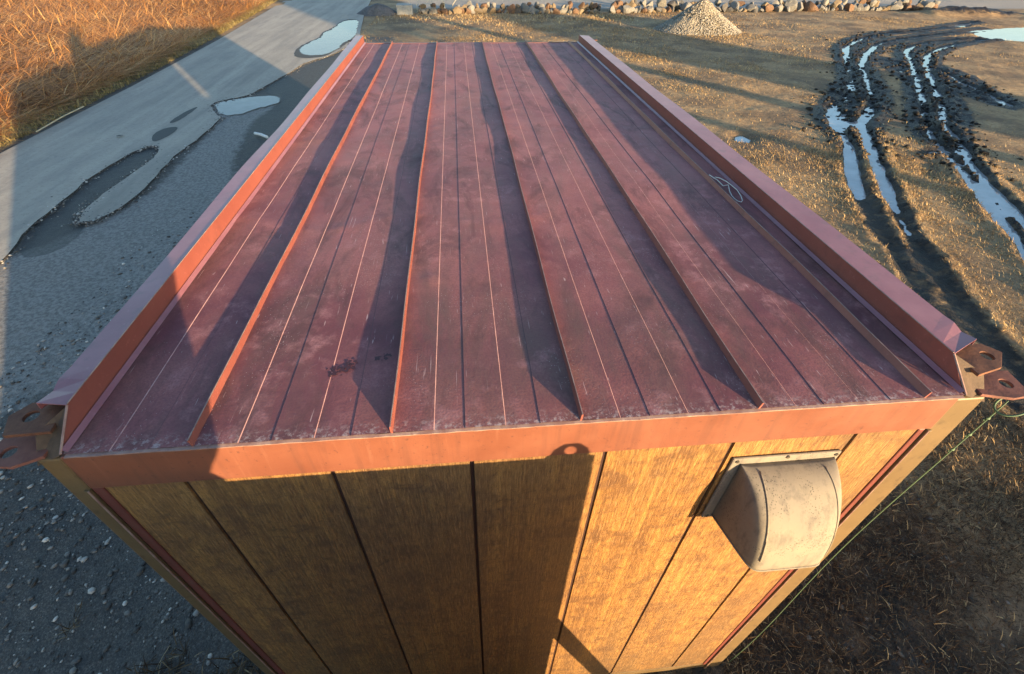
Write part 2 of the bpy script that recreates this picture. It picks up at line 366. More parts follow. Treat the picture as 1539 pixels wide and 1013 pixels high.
MUD2 = [(15.31,15.83),(15.82,15.42),(15.6,13.65),(14.33,10.95),(13.61,10.31),(13.48,10.99),(13.5,11.98),(12.16,9.97),(10.68,8.44),(9.82,7.88),(9.5,8.05),(10.68,10.04),(12.81,12.56),(13.62,14.75),(14.41,16.27)]
POND = smooth_poly([(23.06,22.06),(25.3,22.76),(28.5,23.2),(31,21),(27,18.0),(24.2,18.6),(22.93,18.94),(21.6,19.6),(22.0,20.6)])
P2 = smooth_poly([(22.87,22.78),(24.64,23.92),(25.4,23.92),(23.77,22.41)])
PU1 = [(8.09,9.42),(9.08,10.33),(9.41,10.31),(8.94,9.74),(9.45,9.91),(8.75,9.21),(8.16,9.07)]
PU3 = [(9.0,7.65),(9.84,8.1),(9.31,7.63)]
PUW = [(5.52,8.96),(6.01,9.19),(6.16,8.69),(5.93,8.25),(5.46,8.42)]
WETR = [(9.61,6.84),(9.74,6.26),(9.47,5.3),(8.62,4.54),(9.05,5.6),(9.43,6.39)]
WET2 = [(8.42,7.29),(9.3,7.5),(8.87,6.77),(8.12,6.16),(8.01,6.59)]
EDGE1 = smooth_poly([(17.6,13.2),(19.2,14.6),(20.6,15.8),(21.4,15.0),(19.6,13.3),(18.2,12.2)]); EDGE2 = smooth_poly([(10.6,6.9),(11.6,7.8),(12.2,7.2),(11.0,6.1)])
PALE = smooth_poly([(-6.07,11.58),(-5.82,11.89),(-5.37,12.2),(-4.8,12.41),(-4.48,11.94),(-4.58,11.2),(-4.69,10.44),(-4.53,9.43),(-4.39,8.29),(-4.0,7.13),(-3.6,5.9),(-3.3,4.2),(-3.9,2.6),(-5.2,1.5),(-7.5,2.2),(-7.0,4.0),(-5.7,5.3),(-5.2,6.4),(-5.22,7.85),(-5.43,10.48),(-5.81,11.06)], 1)
WETD = smooth_poly([(-6.0,8.92),(-6.26,8.91),(-6.37,8.29),(-6.42,7.27),(-6.31,6.42),(-6.27,5.63),(-5.93,4.9),(-5.5,5.0),(-5.5,5.7),(-5.85,6.0),(-5.83,6.3),(-5.84,7.03),(-5.77,7.89),(-5.77,8.38)], 1)
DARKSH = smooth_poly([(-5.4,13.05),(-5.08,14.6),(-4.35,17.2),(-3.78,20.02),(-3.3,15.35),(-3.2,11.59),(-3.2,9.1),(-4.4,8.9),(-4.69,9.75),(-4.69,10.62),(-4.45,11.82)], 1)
WATER_Z = -0.052
def field_height(x, y):
    h = .045*fbm(x*.5, y*.5, 3) + .020*fbm(x*2.1, y*2.1, 9) + .006*fbm(x*9, y*9, 15)
    near = ((x > 3.2) & (x < 32) & (y > -9) & (y < 27))
    mud = np.zeros_like(x); rut = np.full_like(x, 9.)
    if near.any():
        xs, ys = x[near], y[near]; hh = h[near]; mm = np.zeros_like(xs); rr = np.full_like(xs, 9.)
        wob = .06*fbm(xs*2.3, ys*2.3, 31) + .022*fbm(xs*8, ys*8, 33)
        dmin = np.full(xs.shape, 9.)
        for pts in (L1, L2, R1, R2, BR): dmin = np.minimum(dmin, dist_line(xs, ys, pts))
        hh = hh*(.22+.78*sstep(.5, 1.8, dmin)) + .006*fbm(xs*5, ys*5, 29)
        for pts, dep in ((L1, D1), (L2, D2), (R1, E1), (R2, E2), (BR, EB)):
            d, dp = dist_line(xs, ys, pts, dep); d = d + wob
            w = .140 + .05*fbm(xs*1.7, ys*1.7, 37)
            prof = 1 - sstep(w*.45, w*1.12, d)
            hh = hh*(1-.7*prof) - (dp+.028*fbm(xs*1.3, ys*1.3, 35))*prof + np.exp(-((d-w*1.6)/.08)**2)*(.030+.045*fbm(xs*4, ys*4, 41)+.03*fbm(xs*12, ys*12, 43))
            far = sstep(7.2, 9.2, ys)*1.0
            mm = np.maximum(mm, (1-sstep(.15, .25+.50*far, d))*(.62+.38*far))
            rr = np.minimum(rr, d)
        for poly in (MUD1, MUD2):
            s = sdf(xs, ys, poly); k = 1-sstep(-.15, .35, s)
            mm = np.maximum(mm, k); hh = hh + k*(.06*fbm(xs*2.3, ys*2.3, 51)+.05*fbm(xs*6, ys*6, 55)); rr = np.where(k > .5, np.minimum(rr, .1), rr)
        for poly, dep, soft in ((POND, .062, .5), (P2, .12, .3), (PU1, .11, .14), (PU3, .11, .12), (PUW, .070, .25), (WETR, .047, .25), (WET2, .040, .3), (EDGE1, .052, .4), (EDGE2, .056, .3)):
            s = sdf(xs, ys, poly) + .12*fbm(xs*3, ys*3, 61); k = 1-sstep(-soft, .08, s)
            hh = hh*(1-.6*k) - dep*k
            if dep > .08: mm = np.maximum(mm, .8*(1-sstep(0, .3, s)))
            else: mm = np.maximum(mm, .35*k)
            rr = np.where(s < .0, np.minimum(rr, .15 if dep > .1 else .28), rr)
        h[near] = hh; mud[near] = mm; rut[near] = rr
    return h, mud, rut
def axis(segs):
    a = []
    for lo, hi, st in segs: a += list(np.arange(lo, hi-1e-6, st))
    return np.array(a+[segs[-1][1]])
gx = axis([(-600, -100, 100), (-100, -20, 10), (-20, -9, .5), (-9, -3, .07), (-3, 3, .12), (3, 18, .062), (18, 32, .12), (32, 60, 2), (60, 160, 20), (160, 600, 110)])
gy = axis([(-500, -60, 110), (-60, -10, 10), (-10, -1, .3), (-1, 13, .062), (13, 24, .08), (24, 34, .25), (34, 60, 3), (60, 200, 20), (200, 900, 140)])
GX, GY = np.meshgrid(gx, gy); X, Y = GX.ravel(), GY.ravel()
H, mud, RUT = field_height(X, Y)
side = (X < -1.3)
gravel = 1-sstep(-1.6, -.4, X+.5*fbm(X*.8, Y*.8, 71)+.12*(np.maximum(Y-8, 0)))
gravel = np.where(Y > 20.5, 0, gravel)
gravel = np.maximum(gravel, (1-sstep(.2, 1.6, np.abs(X-1.9)))*(1-sstep(2.0, 3.6, Y))*.55)
k = (X < -2.5) & (X > -10) & (Y > 0) & (Y < 26)
pale = np.zeros_like(X); wet = np.zeros_like(X)
pale[k] = 1-sstep(-.25, .25, sdf(X[k], Y[k], PALE))
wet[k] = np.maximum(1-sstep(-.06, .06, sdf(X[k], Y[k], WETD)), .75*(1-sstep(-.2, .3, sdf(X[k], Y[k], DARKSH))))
H = np.where((X < -1.3) & (X > -9.3), H*.35-.012*(X < -2.2), H)
mud = np.maximum(mud, .56*(1-sstep(2.4, 4.6, X))*(1-sstep(1.4, 3.2, Y+.25*X-.3))*(X > 0))
yard = sstep(28.3, 29.2, Y-.05*np.maximum(X-8, 0)*(X < 30))*sstep(-3.5, -2.5, X)
# a low ridge under the spoil at the far right
H = H + .38*np.exp(-(((X-27)/2.6)**2+((Y-26.2)/.8)**2))*(1+.6*fbm(X*2, Y*2, 81)) + .3*np.exp(-(((X-31)/1.6)**2+((Y-24.6)/.6)**2))
mud = np.maximum(mud, .9*np.exp(-(((X-28)/3.6)**2+((Y-26.3)/1.0)**2)))
H = H
H = np.where(np.abs(X) < 1.0, np.minimum(H, .0), H)
nx, ny = len(gx), len(gy); idx = np.arange(nx*ny).reshape(ny, nx)
faces = np.stack([idx[:-1, :-1].ravel(), idx[:-1, 1:].ravel(), idx[1:, 1:].ravel(), idx[1:, :-1].ravel()], 1)
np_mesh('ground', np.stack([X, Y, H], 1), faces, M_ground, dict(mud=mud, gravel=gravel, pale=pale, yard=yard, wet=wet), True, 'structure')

w = MB(); w.add([(3.4, -9, WATER_Z), (32, -9, WATER_Z), (32, 25.5, WATER_Z), (3.4, 25.5, WATER_Z)], [(0, 1, 2, 3)])
w.build('puddle_water', M_water, kind='structure')

ROAD_R = [(-6.2,1.0),(-6.1,4.0),(-5.95,4.64),(-6.27,5.63),(-6.31,6.42),(-6.42,7.27),(-6.37,8.29),(-6.24,8.86),(-6.0,8.92),(-5.80,8.45),(-5.77,7.89),(-5.84,7.03),(-5.83,6.3),(-5.78,6.0),(-5.62,5.77),(-5.41,5.95),(-5.33,6.27),(-5.3,7.0),(-5.47,8.11),(-5.40,9.3),(-5.41,10.13),(-5.43,10.57),(-5.81,11.06),(-6.07,11.58),(-5.95,11.89),(-5.41,12.32),(-5.32,13.05),(-5.08,14.44),(-4.89,16.09),(-4.27,17.03),(-3.78,20.02)]
ROAD_R = smooth_poly(ROAD_R, 2, False)
jit = np.random.default_rng(5)
ROAD_R = [(x+float(jit.normal(0, .012)), y+float(jit.normal(0, .012))) for x, y in ROAD_R]
road_poly = [(-8.4, -60), (-5.6, -60), (-5.9, -8)] + ROAD_R + [(-4.0,21.5),(-4.6,27),(-4.95,32.2),(-6.5,60),(-20,300),(-24.5,300),(-11.2,60),(-9.74,32.1),(-8.95,19.9),(-8.72,13.4),(-8.68,8.6),(-8.5,0)]
bm = bmesh.new(); vs = [bm.verts.new((x, y, .014)) for x, y in road_poly]; f = bm.faces.new(vs)
ext = bmesh.ops.extrude_face_region(bm, geom=[f])
for v in ext['geom']:
    if isinstance(v, bmesh.types.BMVert): v.co.z = -.06
bmesh.ops.triangulate(bm, faces=[q for q in bm.faces if len(q.verts) > 4]); bmesh.ops.recalc_face_normals(bm, faces=bm.faces)
for q in bm.faces: q.material_index = 0 if abs(q.normal.z) > .5 else 1
me = bpy.data.meshes.new('road'); bm.to_mesh(me); bm.free()
ro = bpy.data.objects.new('road', me); COL.objects.link(ro); finish(ro, M_road, kind='structure'); me.materials.append(mat_plain('dark road edge', (.05, .048, .045), .9))

def sheet(name, poly, z, mat, it=2, j=.0):
    p = smooth_poly(poly, it); q = []
    for (x1, y1), (x2, y2) in zip(p, p[1:]+p[:1]):
        m = max(1, int(math.hypot(x2-x1, y2-y1)/.035)); q += [(x1+(x2-x1)*k/m, y1+(y2-y1)*k/m) for k in range(m)]
    xa, ya = np.array([c[0] for c in q]), np.array([c[1] for c in q])
    p = list(zip((xa+j*4*fbm(xa*4, ya*4, 601)+j*2*fbm(xa*14, ya*14, 603)).tolist(), (ya+j*5*fbm(xa*4, ya*4, 605)+j*2*fbm(xa*14, ya*14, 607)).tolist()))
    b = MB(); n = len(p); b.add([(x, y, z) for x, y in p], [tuple(range(n))]); return b.build(name, mat, kind='structure')
PUDFAR = [(-5.50,17.7),(-5.56,18.6),(-5.45,19.5),(-5.28,20.3),(-5.40,21.2),(-5.18,22.4),(-5.22,23.9),(-4.85,24.6),(-4.46,24.3),(-4.30,22.6),(-4.12,21.4),(-4.05,20.2),(-4.28,19.0),(-4.26,18.0),(-4.52,17.1),(-4.92,16.95),(-5.25,17.2)]
cxp, cyp = -4.8, 20.4
sheet('wet_margin', [(cxp+(x-cxp)*1.16, cyp+(y-cyp)*1.10) for x, y in PUDFAR[:8]] + [(-4.5, 24.5), (-4.25, 22.2), (-3.98, 20.2), (-4.32, 17.4), (-4.6, 16.6), (-5.3, 16.6)], .018, M_wet, 2, .01)
sheet('puddle_water', PUDFAR, .022, M_silt, 1, .016)
sheet('puddle_water', [(-6.02,11.55),(-5.86,11.86),(-5.40,12.2),(-4.85,12.38),(-4.50,11.96),(-4.62,11.4),(-4.95,11.15),(-5.1,10.8),(-5.40,10.75),(-5.70,11.1)], .004, M_silt, 1, .022)
sheet('wet_patch', [(-6.41,9.53),(-6.33,9.92),(-6.1,9.99),(-6.01,9.67),(-6.08,9.14),(-6.22,9.08)], .018, M_wet, 2, .004)
sheet('wet_patch', [(-6.41,10.18),(-6.43,10.9),(-6.30,11.42),(-6.24,11.3),(-6.25,10.3)], .018, M_wet, 2, .004)

# ------------------------------------------------------------------ the portable cabin
ZR, LEN = 2.45, 4.865
XL, XR = -1.079, 1.1655
RIBS = [-.7903, -.3322, .1306, .593, 1.0497]
cabin = thing('portable_cabin', 'portable cabin with maroon ribbed metal roof and woodgrain end wall', 'cabin', (0, LEN/2, 0))

# roof sheet with shallow pressed folds, oil-canning and dents
xs = [XL]
starts = [RIBS[0]-.4605] + RIBS
prof = []
for r in starts:
    for o, z in ((0, .0013), (.10, .0013), (.1018, 0), (.175, 0), (.1768, .0013), (.275, .0013), (.2768, 0), (.36, 0), (.3618, .0013), (.4599, .0013)):
        prof.append((r+o, z))
prof = sorted(p for p in prof if XL+.004 < p[0] < XR-.004)
prof = [(XL, prof[0][1])] + prof + [(XR, prof[-1][1])]
fx, fz, brk, kind_ = [], [], [], []
for (a, za), (b, zb) in zip(prof, prof[1:]):
    if b-a < 1e-6: continue
    n = max(1, int(math.ceil((b-a)/.022)))
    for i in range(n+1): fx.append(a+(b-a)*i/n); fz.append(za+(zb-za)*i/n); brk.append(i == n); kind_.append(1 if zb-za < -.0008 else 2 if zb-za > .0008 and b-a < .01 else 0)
fy = np.linspace(0, LEN, 230)
RX, RY = np.meshgrid(np.array(fx), fy); RZ = np.tile(np.array(fz), (len(fy), 1))
def roof_wave(x, y):
    a = np.clip(y/.3, 0, 1)
    return (a*.0048*fbm(x*2.0, y*1.5, 101, 2) + a*.0007*fbm(x*7, y*5, 105, 2) + .00012*fbm(x*22, y*18, 109, 2))
RZ = RZ + roof_wave(RX, RY)
for _ in range(75):                                   # hail-size dents and blisters
    x0, y0 = random.uniform(XL, XR), random.uniform(.05, LEN-.1); r = random.uniform(.010, .028); a = random.uniform(-.0022, .0028)
    RZ += a*np.exp(-(((RX-x0)/r)**2+((RY-y0)/(r*1.3))**2))
for x0, x1, y0, s in ((XL, -.83, 2.55, .0035), (XL, -.85, 1.98, .003), (XL, -.9, 3.3, .002), (.17, .30, 1.05, .002)):   # creases across the sheet
    yy = y0 + .06*np.sin((RX-x0)*9); RZ += s*np.exp(-np.abs(RY-yy)/.05)*(RX < x1)*(1-sstep(x1-.12, x1, RX))
nx, ny = len(fx), len(fy); idx = np.arange(nx*ny).reshape(ny, nx)
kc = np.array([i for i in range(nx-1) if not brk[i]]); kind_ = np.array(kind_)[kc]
faces = np.stack([idx[:-1][:, kc].ravel(), idx[:-1][:, kc+1].ravel(), idx[1:][:, kc+1].ravel(), idx[1:][:, kc].ravel()], 1)
roof = np_mesh('roof', np.stack([RX.ravel(), RY.ravel(), RZ.ravel()+ZR], 1), faces, M_roof, None, True, None, cabin)

# sun and shade painted into the folds: pale sun-facing faces, dark facing away
roof.data.materials.append(mat_paint('sunlit fold paint', (.33, .175, .17), (.46, .28, .265), .55, (.17, .07, .07), .95, 22))
roof.data.materials.append(mat_plain('shaded fold paint', (.085, .032, .040), .7))
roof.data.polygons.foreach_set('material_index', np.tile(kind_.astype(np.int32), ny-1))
# standing seams
for i, r in enumerate(RIBS):
    b = MB(); v = []; f = []; N = 60
    lean = (-.004, -.002, .002, .005, .008)[i]; hgt = .0215
    for kk in range(N+1):
        y = .0+LEN*kk/N; wv = .0022*math.sin(y*2.1+i*1.7)+.0012*math.sin(y*7+i)
        x = r+wv*min(1, y*3); zb = ZR-.004; zt = ZR+hgt+.0012*math.sin(y*5+i)
        v += [(x-.0025, y, zb), (x-.0018+lean, y, zt), (x+.0022+lean, y, zt), (x+.003, y, zb)]
    for kk in range(N):
        a = kk*4; c = a+4
        f += [(a, c, c+1, a+1), (a+1, c+1, c+2, a+2), (a+2, c+2, c+3, a+3)]
    f += [(0, 1, 2, 3), (N*4+3, N*4+2, N*4+1, N*4)]
    b.add(v, f); s = b.build('roof_seam', M_seam, roof)
    cp = MB(); v = []; f = []
    for kk in range(N+1):                             # paint worn off along the seam's crest
        y = LEN*kk/N; wv = .0022*math.sin(y*2.1+i*1.7)+.0012*math.sin(y*7+i)
        x = r+wv*min(1, y*3)+lean; zt = ZR+hgt+.0012*math.sin(y*5+i)+.0012
        v += [(x-.0012, y-.001, zt-.0012), (x-.0010, y-.001, zt), (x+.0012, y-.001, zt), (x+.0015, y-.001, zt-.0010)]
    for kk in range(N):
        a = kk*4; c = a+4
        f += [(a, c, c+1, a+1), (a+1, c+1, c+2, a+2), (a+2, c+2, c+3, a+3)]
    cp.add(v, f); cp.build('worn_lit_edge', M_worn_lit, s)

# side rails: upright web, top flange outwards, outer skirt; the front end is cut on a slope
def rail(xi, sgn, wid, hh):
    b = MB(); v = []; f = []; N = 120; rr = random.Random(3 if sgn < 0 else 4)
    cut = .05 if sgn > 0 else .012
    for kk in range(N+1):
        t = kk/N
        dent = .0045*vnoise(np.array([t*7.]), np.array([3.+sgn]), 7)[0]
        if kk < 4: dent += (.004, -.004, .002, 0)[kk]
        y0 = LEN*t; yt = .085+(LEN-.085-.01)*t
        xo = xi+sgn*(wid+dent*1.3); dz = dent*.6
        sec = [(xi, y0, ZR-.01), (xi, yt, ZR+hh), (xo, yt+cut*max(0, 1-t*8), ZR+hh-.004+dz), (xo+sgn*.002, yt+cut*max(0, 1-t*8), ZR+hh-.026+dz)]
        v += sec
    n = 4
    for kk in range(N):
        for j in range(n-1):
            a = kk*n+j; q = (a, a+1, a+n+1, a+n); f.append(q if sgn > 0 else q[::-1])
    b.add(v, f); o = b.build('side_rail', M_rail, cabin)
    o.data.materials.append(M_web)
    for q in o.data.polygons: q.material_index = 1 if abs(q.normal.x) > .8 and abs(q.center.x-xi) < .01 else 0
    sd = o.modifiers.new('thickness', 'SOLIDIFY'); sd.thickness = .0025; sd.offset = -1
    bb = MB(); bb.box((min(xi+sgn*.006, xi+sgn*.05), .10, 2.335), (max(xi+sgn*.006, xi+sgn*.05), LEN-.09, ZR-.012)); bb.build('side_beam', M_rail, cabin)
    e = MB(); pts = [(xi-sgn*.001, .087+(LEN-.1)*kk/40, ZR+hh+.0015) for kk in range(41)]
    e.tube(pts, .0016, 5); e.build('worn_lit_edge', M_worn_lit, o)
    lip = MB(); lip.tube([(xi-sgn*.002, -.002, ZR+.004), (xi-sgn*.002, .084, ZR+hh)], .0028, 6); lip.build('worn_lit_edge', M_worn_lit, o)
    # turned-up foot where the roof sheet meets the rail
    ft = MB(); ft.add([(xi-sgn*.003, 0.004, ZR+.012), (xi-sgn*.015, .004, ZR+.0035), (xi-sgn*.015, LEN, ZR+.0035), (xi-sgn*.003, LEN, ZR+.012)], [(0, 1, 2, 3) if sgn > 0 else (3, 2, 1, 0)])
    ft.build('flashing', M_rail, o)
    return o
rail(XL, -1, .068, .073)
rail(XR, 1, .108, .070)

# fascia beams
b = MB(); b.box((-1.082, -.006, 2.313), (1.150, .05, 2.447)); fas = b.build('fascia', M_fascia, cabin, bevel=.004)
e = MB(); N = 180; v = []; f = []
for kk in range(N+1):
    x = -1.07+2.23*kk/N; a = .0022*vnoise(np.array([x*40]), np.array([1.]), 21)[0]; c = .003*vnoise(np.array([x*25]), np.array([5.]), 22)[0]
    v += [(x, -.0072+.4*a, 2.4450), (x, -.0078+.4*a, 2.4482), (x, .0015+.6*c, 2.4496)]
for kk in range(N):
    f += [(kk*3, kk*3+3, kk*3+4, kk*3+1), (kk*3+1, kk*3+4, kk*3+5, kk*3+2)]
e.add(v, f); e.build('worn_lit_edge', M_worn_lit, fas)
b = MB(); b.box((-1.09, LEN-.03, 2.30), (1.17, LEN+.015, 2.455)); b.build('fascia', M_fascia, cabin, bevel=.003)

# woodgrain end wall, extruded from a grooved section
secx = [(-1.055, 0.)]
for k_ in range(6):
    g = -.8625+.3589*k_
    secx += [(g-.0062, 0.), (g-.0045, .009), (g+.0045, .009), (g+.0062, 0.)]
secx += [(1.116, 0.)]
v = []; f = []; zs = np.linspace(.10, 2.3135, 30)
for z in zs:
    for x, y in secx: v.append((x, y+.0012*float(fbm(np.array([x*2.5]), np.array([z*1.6]), 201, 2)[0]), z))
n = len(secx)
for i in range(len(zs)-1):
    for j in range(n-1): a = i*n+j; f.append((a, a+1, a+n+1, a+n))
b = MB(); b.add(v, f); b.box((-1.05, .012, .10), (1.11, .06, 2.31)); wall = b.build('end_wall', M_siding, cabin)
gb = MB()
for k_ in range(6):
    g = -.8625+.3589*k_; gb.box((g-.0044, .0055, .10), (g+.0044, .0088, 2.312))
gb.build('panel_joint', M_dark, wall)
b = MB(); b.box((-1.055, LEN-.06, .1), (1.11, LEN-.005, 2.30)); b.build('end_wall', M_siding, cabin)
# red channel strips beside the wall, then the corner posts
for x0, x1 in ((-1.082, -1.0555), (1.1165, 1.136)):
    c = MB(); c.box((x0, -.004, .09), (x1, .03, 2.3125)); c.build('trim_strip', M_red, cabin, bevel=.003)
def post(x0, x1, y0, y1, front):
    b = MB(); b.box((x0, y0, .03), (x1, y1, 2.44))
    o = b.build('corner_post', M_post, cabin, bevel=.006)
    if front:
        s = -1 if x0 < 0 else 1
        xa = x1 if s < 0 else x0
        g = MB(); g.box((min(xa-.0, xa+s*.014), y0-.006, .03), (max(xa, xa+s*.014), y0+.004, 2.31)); g.build('post_flange', M_post, o, bevel=.002)
        g = MB(); g.tube([(xa+s*.002, y0-.0065, .05), (xa+s*.002, y0-.0065, 2.31)], .0022, 6); g.build('worn_lit_edge', M_worn_lit, o)  # pale bead painted in for the post edge catching light
    return o
post(-1.137, -1.084, -.004, .09, True); post(1.138, 1.232, -.004, .10, True)
post(-1.137, -1.07, LEN-.08, LEN+.005, False); post(1.13, 1.232, LEN-.08, LEN+.005, False)
# sill beam at the foot
b = MB(); b.box((-1.13, -.002, .035), (1.228, .06, .098)); b.build('sill_beam', M_post, cabin, bevel=.004)
# side walls with a sliding window standing open on each side
def side_wall(x0, x1, holes, inner):
    b = MB(); y0, y1, z0, z1 = .095, LEN-.085, .06, 2.34
    (ha, hb, hc, hd), = holes
    for (a, bb, c, d) in ((y0, ha, z0, z1), (hb, y1, z0, z1), (ha, hb, z0, hc), (ha, hb, hd, z1)):
        b.box((x0, a, c), (x1, bb, d))
    o = b.build('side_wall', M_sidewall, cabin)
    fr = MB(); xa, xb = min(x0, x1)-.012, max(x0, x1)+.012; w = .035
    fr.box((xa, ha-w, hc-w), (xb, ha+.002, hd+w)); fr.box((xa, hb-.002, hc-w), (xb, hb+w, hd+w))
    fr.box((xa, ha+.002, hc-w), (xb, hb-.002, hc+.002)); fr.box((xa, ha+.002, hd-.002), (xb, hb-.002, hd+w))
    fr.build('window_frame', M_wire, o)
    return o
side_wall(-1.125, -1.075, [(3.72, 4.62, 1.12, 1.80)], 1)
side_wall(1.165, 1.215, [(.42, .78, 1.56, 2.20)], -1)
b = MB(); b.box((-1.12, .06, .04), (1.21, LEN-.01, .10)); b.build('floor_frame', M_inside, cabin)
b = MB(); b.box((-1.05, .065, 2.385), (1.14, LEN-.065, 2.40)); b.build('ceiling_board', M_inside, cabin)

# lifting lugs at the corners: two holed plates on a diagonal gusset
def plate_with_hole(b, poly, hole_c, hole_r, z0, z1, hs=(1, 1)):
    """polygon plate with a round hole, as quads between outline and hole"""
    n = 32; out = []
    per = []
    P = [Vector((x, y)) for x, y in poly]; c = Vector(hole_c)
    for k in range(n):
        a = 2*math.pi*k/n; d = Vector((math.cos(a), math.sin(a))); best = None
        for i in range(len(P)):
            p, q = P[i], P[(i+1) % len(P)]; e = q-p; den = d.x*e.y-d.y*e.x
            if abs(den) < 1e-9: continue
            w = p-c; t = (w.x*e.y-w.y*e.x)/den; s = (w.x*d.y-w.y*d.x)/den
            if t > 0 and -1e-6 <= s <= 1+1e-6 and (best is None or t < best): best = t
        per.append((c+d*best, c+Vector((d.x*hole_r*hs[0], d.y*hole_r*hs[1])), a))
    # snap nearest samples to the true corners
    for p in P:
        k = min(range(n), key=lambda i: (per[i][0]-p).length); per[k] = (p, per[k][1], per[k][2])
    v = []; f = []
    for o, i, _ in per: v += [(o.x, o.y, z0), (o.x, o.y, z1), (i.x, i.y, z0), (i.x, i.y, z1)]
    for k in range(n):
        a = k*4; c2 = ((k+1) % n)*4
        f += [(a+1, c2+1, c2+3, a+3), (a, a+2, c2+2, c2), (a, c2, c2+1, a+1), (a+2, a+3, c2+3, c2+2)]
    b.add(v, f)
UL = [(-1.225, .088), (-1.197, .126), (-1.110, .120), (-1.100, .034), (-1.199, .030)]; LL = [(-1.243, .060), (-1.120, .066), (-1.118, .0), (-1.172, -.024), (-1.245, -.012)]
UR = [(1.205, .030), (1.290, .050), (1.345, .104), (1.316, .142), (1.200, .130)]; LR = [(1.215, .0), (1.290, -.020), (1.330, -.016), (1.352, .008), (1.364, .075), (1.222, .080)]
def lugs(up_p, up_h, lo_p, lo_h, xi, xo, mirror):
    fy_ = (lambda y: LEN-y) if mirror else (lambda y: y)
    fix = lambda p: ([(x, fy_(y)) for x, y in p])[::-1] if mirror else p
    if xi < 0: up_p, lo_p = up_p[::-1], lo_p[::-1]
    lug = bpy.data.objects.new('lifting_lug', None); COL.objects.link(lug); lug.parent = cabin
    lug.location = Vector((xo, fy_(0), ZR)) - world_loc(cabin)
    up = MB(); plate_with_hole(up, fix(up_p), (up_h[0], fy_(up_h[1])), .0165, ZR+.034, ZR+.043); up.build('lug_plate', M_rust, lug, bevel=.0012)
    lo = MB(); plate_with_hole(lo, fix(lo_p), (lo_h[0], fy_(lo_h[1])), .016, ZR-.010, ZR-.001); lo.build('lug_plate', M_rust2, lug, bevel=.0012)
    s = -1 if xi < 0 else 1
    A, B_, C_, D_ = (xi+s*.003, fy_(.086), ZR+.066), (xi+s*.003, fy_(.001), ZR-.004), (xo+s*.004, fy_(-.004), ZR-.03), (xo+s*.004, fy_(.042), ZR+.030)
    g = MB(); g.add([A, B_, C_, D_], [(0, 1, 2, 3)]); g.add([C_, D_, (xo+s*.004, fy_(.098), ZR+.030), (xo+s*.004, fy_(.098), ZR-.03)], [(0, 1, 2, 3)])
    o = g.build('gusset', M_gusset, lug)
    sd = o.modifiers.new('thickness', 'SOLIDIFY'); sd.thickness = .005; sd.offset = 0
for mr in (False, True):
    lugs(UL, (-1.172, .083), LL, (-1.203, .018), XL, -1.137, mr); lugs(UR, (1.290, .094), LR, (1.315, .030), XR, 1.232, mr)

# ventilation hood on the end wall
hood = bpy.data.objects.new('vent_hood', None); COL.objects.link(hood); hood.parent = cabin; hood.location = Vector((.755, 0, 2.08)) - world_loc(cabin)
fl = MB(); fl.box((.592, -.010, 1.905), (.918, -.0013, 2.238)); fo = fl.build('flange', M_hood, hood, bevel=.004)
nv, nu = 26, 40; V = []; F = []; DEP = .178; z_top, z_bot = 2.215, 1.925
for i in range(nv+1):
    q = i/nv; ang = q*math.pi/2
    z = z_bot+(z_top-z_bot)*math.cos(ang); d = DEP*math.sin(ang)**.9+.0105
    for j in range(nu+1):
        a = math.pi*j/nu                               # superellipse plan, narrowing to the lip
        n_ = 3.8+7*q; ca, sa = math.cos(a), math.sin(a)
        px_ = -math.copysign(abs(ca)**(2/n_), ca); py_ = abs(sa)**(2/n_)
        wid = .142-.030*py_*q
        V.append((.762+.012*q*py_+px_*wid, -.0105-(d-.0105)*py_, z-.004*py_*(1-q)))
for i in range(nv):
    for j in range(nu):
        a = i*(nu+1)+j; F.append((a, a+1, a+nu+2, a+nu+1))
b = MB(); b.add(V, F); sh = b.build('hood_shell', M_hood, hood, smooth=True)
sd = sh.modifiers.new('thickness', 'SOLIDIFY'); sd.thickness = .004; sd.offset = 1
for u_, r_ in ((.36, .0028), (.66, .0020)):
    j = int(u_*nu); pts = [Vector(V[i*(nu+1)+j])+Vector((0, -.0005, .0005)) for i in range(2, nv-2)]
    b = MB(); b.tube(pts, r_, 6); b.build('mould_seam', M_hood, hood, smooth=True)
for x, z in ((.606, 2.226), (.755, 2.231), (.904, 2.226), (.606, 1.918), (.904, 1.918)):
    b = MB(); b.tube([(x, -.0095, z), (x, -.0125, z)], [.0065, .0055], 10); b.build('screw', M_screw, fo)
lipb = MB(); lipb.tube([Vector(V[nv*(nu+1)+j]) for j in range(nu+1)], .0035, 6); lipb.build('rim', M_hood, hood, smooth=True)

# dark red resin stains and white droppings stay in the roof's own skin: thin splashes
def splash(cx, cy, ang, length, wid, n, mat, name, seed):
    r = random.Random(seed); b = MB()
    for _ in range(n):
        s = r.uniform(-.5, .5)*length; t = r.gauss(0, wid); x = cx+s*math.cos(ang)-t*math.sin(ang); y = cy+s*math.sin(ang)+t*math.cos(ang)
        R = r.uniform(.0012, .0058); k = 9; z = ZR+.0016+float(roof_wave(np.array([x]), np.array([y]))[0])
        p = [(x+R*(1+.35*r.uniform(-1, 1))*math.cos(6.283*q/k), y+R*(1+.35*r.uniform(-1, 1))*math.sin(6.283*q/k), z+.0004*r.random()) for q in range(k)]
        b.add(p, [tuple(range(k))])
    return b.build(name, mat, roof)
M_resin = mat_plain('dark red stain', (.055, .014, .02), .6)
splash(-.487, .223, .55, .085, .011, 60, M_resin, 'stain', 2)
splash(-.382, .262, .15, .05, .007, 26, M_resin, 'stain', 3)

